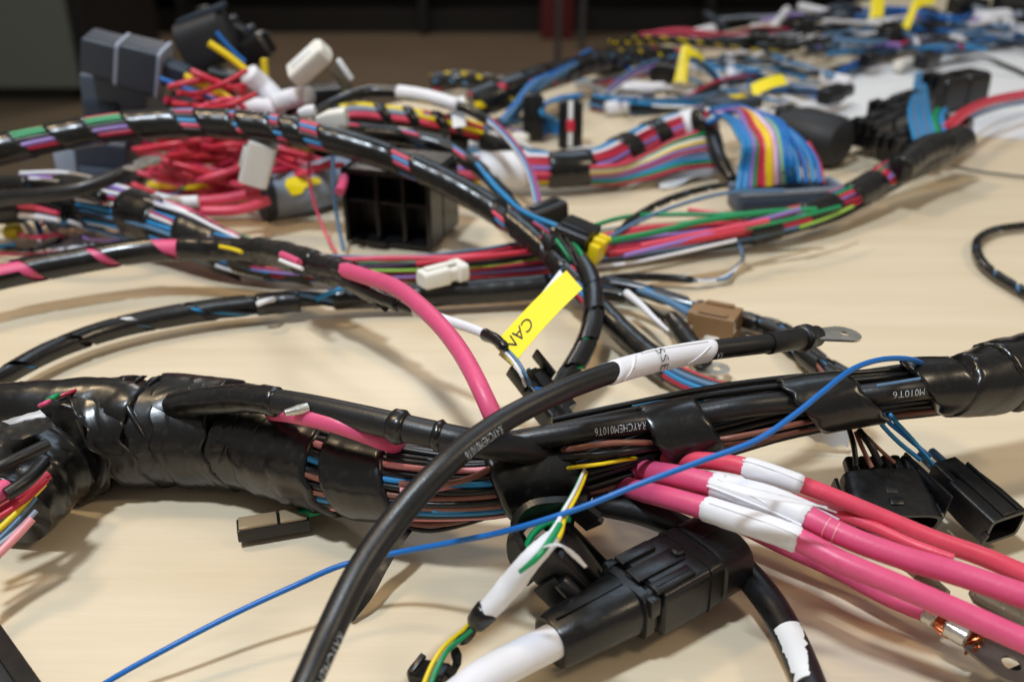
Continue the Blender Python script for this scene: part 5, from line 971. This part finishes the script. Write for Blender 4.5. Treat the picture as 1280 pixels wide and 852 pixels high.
# black connector group right
specs = [((1076, 170), (1120, 150), 18, 16, 'black connector with square teeth, leftmost of the group on the papers'), ((1100, 150), (1150, 132), 18, 18, 'black connector behind the toothed one, under the pale blue wires'), ((1110, 190), (1160, 170), 20, 16, 'black connector lowest of the group, beside the taped arm'), ((1166, 118), (1222, 108), 18, 20, 'ribbed black connector highest of the group, at the red cable'), ((1175, 165), (1212, 170), 20, 18, 'black hooded connector right of the taped arm')]
for i, (a_, b_, hy, hz, l_) in enumerate(specs):
    k = Kit((a_[0], a_[1], 20), (b_[0], b_[1], 20)); t = thing('connector', l_, 'connector', k.base()); k.loft('housing', 'plastic', [(0, hy*.8, hz*.8, 0, 0), (.05, hy, hz, 0, 0), (.5, hy, hz, 0, 0), (.52, hy*1.1, hz*1.1, 0, 0), (.95, hy*1.1, hz*1.1, 0, 0), (1, hy*.8, hz*.8, 0, 0)], t, 6)
    for y_ in (-.6, 0, .6): k.box('tooth', 'plastic', -.1, .12, y_*hy-3, y_*hy+3, hz*.2, hz*1.25, t, bev=1)
    k.box('latch', 'plastic', .2, .8, -4, 4, hz, hz+4, t)
for i in range(5):
    cable('pale_blue_wire', ['pale blue wire rising from the black connectors, leftmost', 'pale blue wire rising from the black connectors, second from left', 'pale blue wire rising from the black connectors, middle', 'pale blue wire rising from the black connectors, second from right', 'pale blue wire rising from the black connectors, rightmost'][i], 'wire', [(1147+i*1.5, 92, 22), (1142+i*4, 120, 34), (1138+i*6, 150, 40), (1144+i*6, 176, 34)], 5.5, 'steelblue' if i % 2 else 'skyblue', group='pale blue wires at the black connectors', k=8)
for i, (m_, dx) in enumerate((('green', 0), ('skyblue', 9))): cable('short_wire', ['green wire stub under the ribbed black connector', 'sky blue wire stub right of the green one'][i], 'wire', [(1172+dx, 138, 36), (1168+dx, 150, 40), (1172+dx, 168, 36)], 8, m_, k=8)
RC = Path([(1183, 162, 38), (1205, 142, 40), (1235, 128, 38), (1280, 118, 34), (1350, 108, 30)], 13)
t = root_at(RC, 'red_cable_pair', 'thick red cables running from the black connectors out of the right edge', 'cable'); wires(t, RC, ['coral', 'red', 'coral', 'crimson'], 0, RC.len, -60, 150, wr=.5, rad=.55, core=False)
cable('steel_blue_wire', 'steel blue wire below the thick red cables at the right edge', 'wire', [(1196, 158, 24), (1230, 140, 20), (1280, 128, 14), (1330, 122, 14)], 6, 'steelblue', k=8)
tape(None, Path([(1125, 212, 34), (1160, 186, 40), (1200, 176, 42)], [30, 32, 26]), 0, .07, wr=.08, k=24) and None
# ================================================================== FAR CLUTTER (top right)
bpy.data.objects['tape_wrap'] if False else None
for o in list(bpy.data.objects):
    if o.parent is None and o.type == 'MESH' and o.name.startswith('tape_wrap') and 'label' not in o:
        tag(o, 'black tape wound round the end of the colour wire harness by the black connectors', 'tape')
def far(label, pts, w, cols, spn=None, yellow=False, name='far_bundle'):
    pa = Path(pts, w, step=.006); t = root_at(pa, name, label, 'wiring harness')
    wires(t, pa, cols, 0, pa.len, -70, 150, wr=.25, rad=.75, k=6, step=.008, twist=3)
    if spn: spiral(t, pa, 0, pa.len, pitch=spn[0], cover=spn[1], extra=.0006, k=14, hand=1)
    return t, pa
far('corrugated dark bundle with yellow dots running along the back, leftmost part', [(540, 104, 14), (570, 100, 16), (610, 104, 16), (640, 108, 16)], 22, ['black', 'yellow', 'black', 'steelblue', 'black', 'coral'], (.02, .7))
far('thick black bundle rising from behind the looping lead to the back', [(590, 132, 22), (625, 118, 30), (660, 104, 36), (700, 92, 34), (745, 78, 30), (800, 70, 24), (860, 68, 20)], [38, 38, 34, 30, 26, 22, 18], ['black', 'black', 'coral', 'black', 'yellow', 'black', 'steelblue'], (.03, .8))
far('black bundle with a dotted yellow tracer along the far side of the table', [(765, 54, 30), (820, 50, 26), (880, 54, 22), (940, 58, 20), (1000, 60, 20)], 10, ['yellow', 'black', 'yellow', 'black'], (.022, .5))
far('coral red bundle along the far edge of the table', [(800, 46, 24), (850, 40, 26), (900, 44, 22), (960, 38, 20), (1010, 42, 16)], 10, ['coral', 'coral', 'pink', 'crimson'])
for i, (pts, l_) in enumerate((([(628, 152, 20), (645, 132, 32), (665, 108, 40), (700, 88, 40), (738, 66, 38)], 'blue ribbon of wires climbing over the thick black bundle, lower strand'), ([(640, 150, 18), (660, 118, 34), (690, 96, 40), (735, 72, 38)], 'blue ribbon of wires climbing over the thick black bundle, upper strand'))):
    pa = Path(pts, 12); t = root_at(pa, 'blue_wire_ribbon', l_, 'wire bundle'); wires(t, pa, ['skyblue', 'blue', 'steelblue', 'skyblue'], 0, pa.len, -70, 150, wr=.4, rad=.6, core=False, k=8, wob=.002)
t = thing('blue_wire_fall', 'blue wires bending over and falling between the two dark upright connectors', 'wire bundle', tuple(P(690, 165, 0)))
for i in range(10): tube('wire', Path([(728-i*1.5, 118+i*.6, 30), (700-i*2, 122+i*.8, 32), (680-i*.4, 132+i*1.2, 28), (676+i*2.2, 152, 16), (676+i*3, 168, 4)], 4.5), 'skyblue' if i % 2 else 'blue', t, k=8, wob=.001, seed=i)
for i, (x_, y0_, y1_, w_, l_) in enumerate(((666, 174, 118, 10, 'dark upright connector left of the blue falling wires'), (712, 184, 126, 12, 'dark upright connector with red and white stripe in the upper middle'))):
    b_ = P(x_, y1_, 40); a_ = P(x_, y0_, 2); b_ = Vector((a_.x, a_.y+.006, a_.z+(y0_-y1_)*mpp(a_)*1.0)); k = Kit(tuple(a_), tuple(b_), world=True); k.Y = Vector((1, 0, 0)); k.Z = Vector((0, -1, 0))
    t = thing('upright_connector', l_, 'connector', tuple(a_)); k.box('housing', 'plastic', 0, 1, -w_, w_, -8, 8, t, bev=2)
    for s_ in (-1, 1): k.box('edge_rib', 'plastic', .03, .97, s_*w_-3, s_*w_+3, 8, 11, t, bev=1)
    if i: k.box('white_stripe', 'paper', .05, 1, -3, 3, 8.2, 10, t, bev=.5); k.box('red_band', 'red', .38, .62, -5, 5, 10.2, 12, t, bev=.8)
far('pale blue cable bowing over the white sleeve in the far middle', [(760, 118, 10), (785, 96, 20), (820, 78, 28), (860, 72, 28), (890, 90, 18), (905, 108, 8)], 12, ['steelblue', 'purple', 'white', 'skyblue'])
far('dark blue bundle lying in front of the far white sleeve', [(740, 128, 8), (790, 134, 8), (850, 128, 8), (900, 108, 8), (940, 96, 8)], 20, ['steelblue', 'skyblue', 'black', 'steelblue', 'crimson'], None)
far('blue and black bundle right of the far yellow flag', [(900, 78, 10), (930, 92, 10), (955, 110, 8), (985, 112, 8), (1030, 118, 8)], 12, ['blue', 'steelblue', 'black', 'blue'])
far('black lead crossing the far table towards the dark cube', [(900, 70, 14), (960, 78, 10), (1010, 92, 8), (1070, 80, 10), (1120, 66, 12)], 8, ['black', 'steelblue', 'black'])
def far_sleeve(a, b, w, h, l_):
    pa = Path([(a[0], a[1], h), ((a[0]+b[0])/2, (a[1]+b[1])/2, h), (b[0], b[1], h)], w); o = tape(None, pa, 0, pa.len, extra=0, wr=.03, m='sleeve', k=16, name='white_sleeve', step=.006, seed=a[0]); tag(o, l_, 'sleeve')
far_sleeve((778, 112), (830, 110), 15, 14, 'white sleeve lying level left of the far yellow flag')
far_sleeve((758, 136), (784, 134), 18, 8, 'stubby white sleeve left of the dark blue far bundle')
far_sleeve((868, 44), (890, 38), 16, 20, 'small white sleeve on the coral bundle at the back')
far_sleeve((1000, 8), (1034, 16), 10, 24, 'white sleeve near the top edge, left of the yellow flags')
far_sleeve((968, 32), (984, 12), 10, 24, 'white sleeve standing slanted near the top edge')
far_sleeve((1028, 98), (1062, 104), 18, 8, 'white sleeve beside the small black connector before the papers')
far_sleeve((1225, 30), (1256, 26), 30, 20, 'wide white wrapped piece at the upper right corner')
far_sleeve((912, 72), (915, 98), 14, 10, 'pale sleeve right of the far yellow flag')
def far_flag(pts, l_):
    o = sheet('flag_label', 'label', *[P(*p_) for p_ in pts], bend=lambda u, v: Vector((0, 0, .002*math.sin(u*3))), th=.0004); tag(o, l_, 'label', 'yellow flags in the background')
far_flag([(852, 58, 50), (863, 58, 50), (858, 105, 14), (842, 104, 14)], 'upright yellow flag left of centre among the far wires')
far_flag([(860, 60, 48), (880, 72, 36), (879, 78, 34), (862, 70, 44)], 'short yellow tab folded to the right of the upright far flag')
far_flag([(938, 106, 46), (978, 94, 50), (984, 106, 46), (942, 121, 40)], 'yellow flag pointing right above the rainbow fan')
far_flag([(1090, -6, 60), (1106, -6, 60), (1104, 22, 34), (1086, 25, 30)], 'yellow flag cut by the top edge, left of two')
far_flag([(1142, 0, 60), (1152, 0, 60), (1136, 38, 30), (1126, 36, 30)], 'narrow yellow flag near the top edge, right of two')
far_flag([(1144, -4, 60), (1170, -6, 60), (1168, 6, 54), (1148, 10, 52)], 'folded yellow tip at the top edge right of the narrow flag')
rnd = random.Random(11)
desc = [('steelblue', 'steel blue'), ('skyblue', 'sky blue'), ('blue', 'deep blue'), ('black', 'black'), ('white', 'white'), ('purple', 'purple'), ('crimson', 'crimson'), ('lightgrey', 'grey')]
for i in range(56):
    x0_ = rnd.uniform(870, 1220); y0_ = rnd.uniform(20, 64) - max(0, x0_-1150)*.06; L_ = rnd.uniform(90, 210); m_, n_ = rnd.choice([desc[0], desc[3], desc[3], desc[3], desc[7], desc[4], desc[7]]+desc)
    pts = []; 
    for j in range(5):
        u = j/4; pts.append((x0_+L_*u, y0_+rnd.uniform(-5, 5)-5*math.sin(u*math.pi), rnd.uniform(4, 34)))
    cable('far_wire', '%s wire in the blurred tangle along the top right of the table' % n_, 'wire', pts, rnd.choice((4, 5, 6, 8)), m_, group='%s wires of the far tangle' % n_, k=6, step=.012)
far('long pale blue bundle along the front of the far tangle', [(1000, 58, 10), (1060, 56, 10), (1120, 60, 10), (1180, 62, 10), (1240, 52, 14), (1300, 38, 20)], 12, ['steelblue', 'white', 'blue', 'steelblue'])
far('deep blue bundle sweeping up to the right edge at the back', [(1160, 66, 8), (1200, 60, 10), (1240, 50, 14), (1290, 34, 20)], 8, ['blue', 'blue', 'steelblue'])
far('blue and black lead beside the far white sleeve', [(1050, 96, 8), (1065, 84, 10), (1085, 72, 10), (1100, 60, 14)], 14, ['blue', 'blue', 'steelblue', 'black'])
far('thin black cable curving across the white papers', [(1160, 86, 8), (1200, 76, 6), (1230, 72, 6), (1256, 82, 5), (1300, 100, 5)], 6, ['black', 'black'])
bl = [((1098, 50), (1130, 46), 16, 'dark connector in front of the yellow flags'), ((1150, 78), (1170, 72), 10, 'small dark connector at the top of the pale blue wires'), ((1028, 122), (1062, 112), 10, 'small black connector in front of the far white sleeve'), ((882, 18), (906, 34), 5, 'slim grey rod sticking up from the far coral bundle'), ((1240, 20), (1290, 22), 30, 'large dark mass of connectors at the upper right corner'),
      ((1040, 20), (1070, 14), 12, 'dark blue connector between far white sleeve and yellow flag'), ((985, 40), (1010, 36), 14, 'black connector at the left of the far tangle'), ((1190, 10), (1230, 8), 14, 'black connector near the top edge right of the flags'), ((745, 82), (800, 70), 13, 'black ribbed connector on the thick far bundle'), ((1148, 20), (1180, 26), 10, 'grey connector just below the narrow yellow flag'), ((940, 46), (965, 50), 9, 'small black connector on the dotted far bundle'), ((1080, 76), (1098, 72), 9, 'black clamp on the far blue lead'), ((815, 88), (858, 92), 13, 'black connector under the pale blue bow')]
for i, (a_, b_, h_, l_) in enumerate(bl):
    k = Kit((a_[0], a_[1], 18), (b_[0], b_[1], 18)); m_ = 'darkgrey' if 'grey' in l_ or 'blue c' in l_ else 'plastic'; t = thing('far_connector', l_, 'connector', k.base()); k.loft('housing', m_, [(0, h_*.8, h_*.8, 0, 0), (.06, h_, h_, 0, 0), (.6, h_, h_, 0, 0), (.62, h_*.8, h_*.8, 0, 0), (1, h_*.7, h_*.7, 0, 0)], t, 5, k=20); k.box('latch', m_, .1, .6, -h_*.3, h_*.3, h_, h_*1.25, t, bev=1)

# loose strands in the left middle and behind the striped harness
rnd = random.Random(23)
zones = [('left', 'lying among the colour wires at the left, above the pink-striped cable', 20, (0, 230), (225, 296), 3, 26, 5), ('middle', 'in the loose tangle between the upright connectors and the yellow flags', 36, (735, 1000), (66, 142), 3, 24, 4.5), ('back', 'behind the yellow-striped bundle in the upper middle', 12, (560, 660), (150, 200), 3, 24, 5)]
for key, where, n_, xr, yr, h0, h1, w_ in zones:
    for i in range(n_):
        m_, nm = rnd.choice(desc+[desc[0], desc[3], desc[4], ('red', 'red'), ('yellow', 'yellow')] if key != 'middle' else desc+[desc[0], desc[1], desc[3], desc[4], desc[4]])
        x0_ = rnd.uniform(*xr); y0_ = rnd.uniform(*yr); L_ = rnd.uniform(60, 150); sl = rnd.uniform(-.25, .3); pts = []
        for j in range(5):
            u = j/4; pts.append((x0_+L_*(u-.3), y0_+L_*sl*u+rnd.uniform(-5, 5), h0+(h1-h0)*math.sin(u*math.pi)*rnd.random()))
        cable('loose_wire', '%s wire %s' % (nm, where), 'wire', pts, w_*rnd.uniform(.7, 1.2), m_, group='%s wires of the %s loose strands' % (nm, key), k=6, step=.008)
for i, (x_, y_, l_) in enumerate(((985, 62, 'tiny white plug at the front left of the far tangle'), (1078, 30, 'tiny white plug in the middle of the far tangle'), (920, 98, 'small white plug between the far yellow flags'), (1010, 146, 'small white plug on the table behind the rubber boot'), (700, 150, 'small white plug at the foot of the falling blue wires'), (1120, 84, 'small pale plug before the papers at the far lead'), (560, 200, 'small white plug under the yellow-striped bundle'), (640, 172, 'small white plug behind the looping blue and crimson wires'))):
    k = Kit((x_, y_, 9), (x_+20, y_+rnd.uniform(-7, 7), 9)); t = thing('small_plug', l_, 'connector', k.base()); k.loft('housing', 'whiteplastic', [(0, 5, 4, 0, 0), (.1, 7, 6, 0, 0), (.9, 7, 6, 0, 0), (1, 5, 4, 0, 0)], t, 5, k=16); k.box('latch', 'whiteplastic', .2, .8, -2, 2, 6, 8, t)
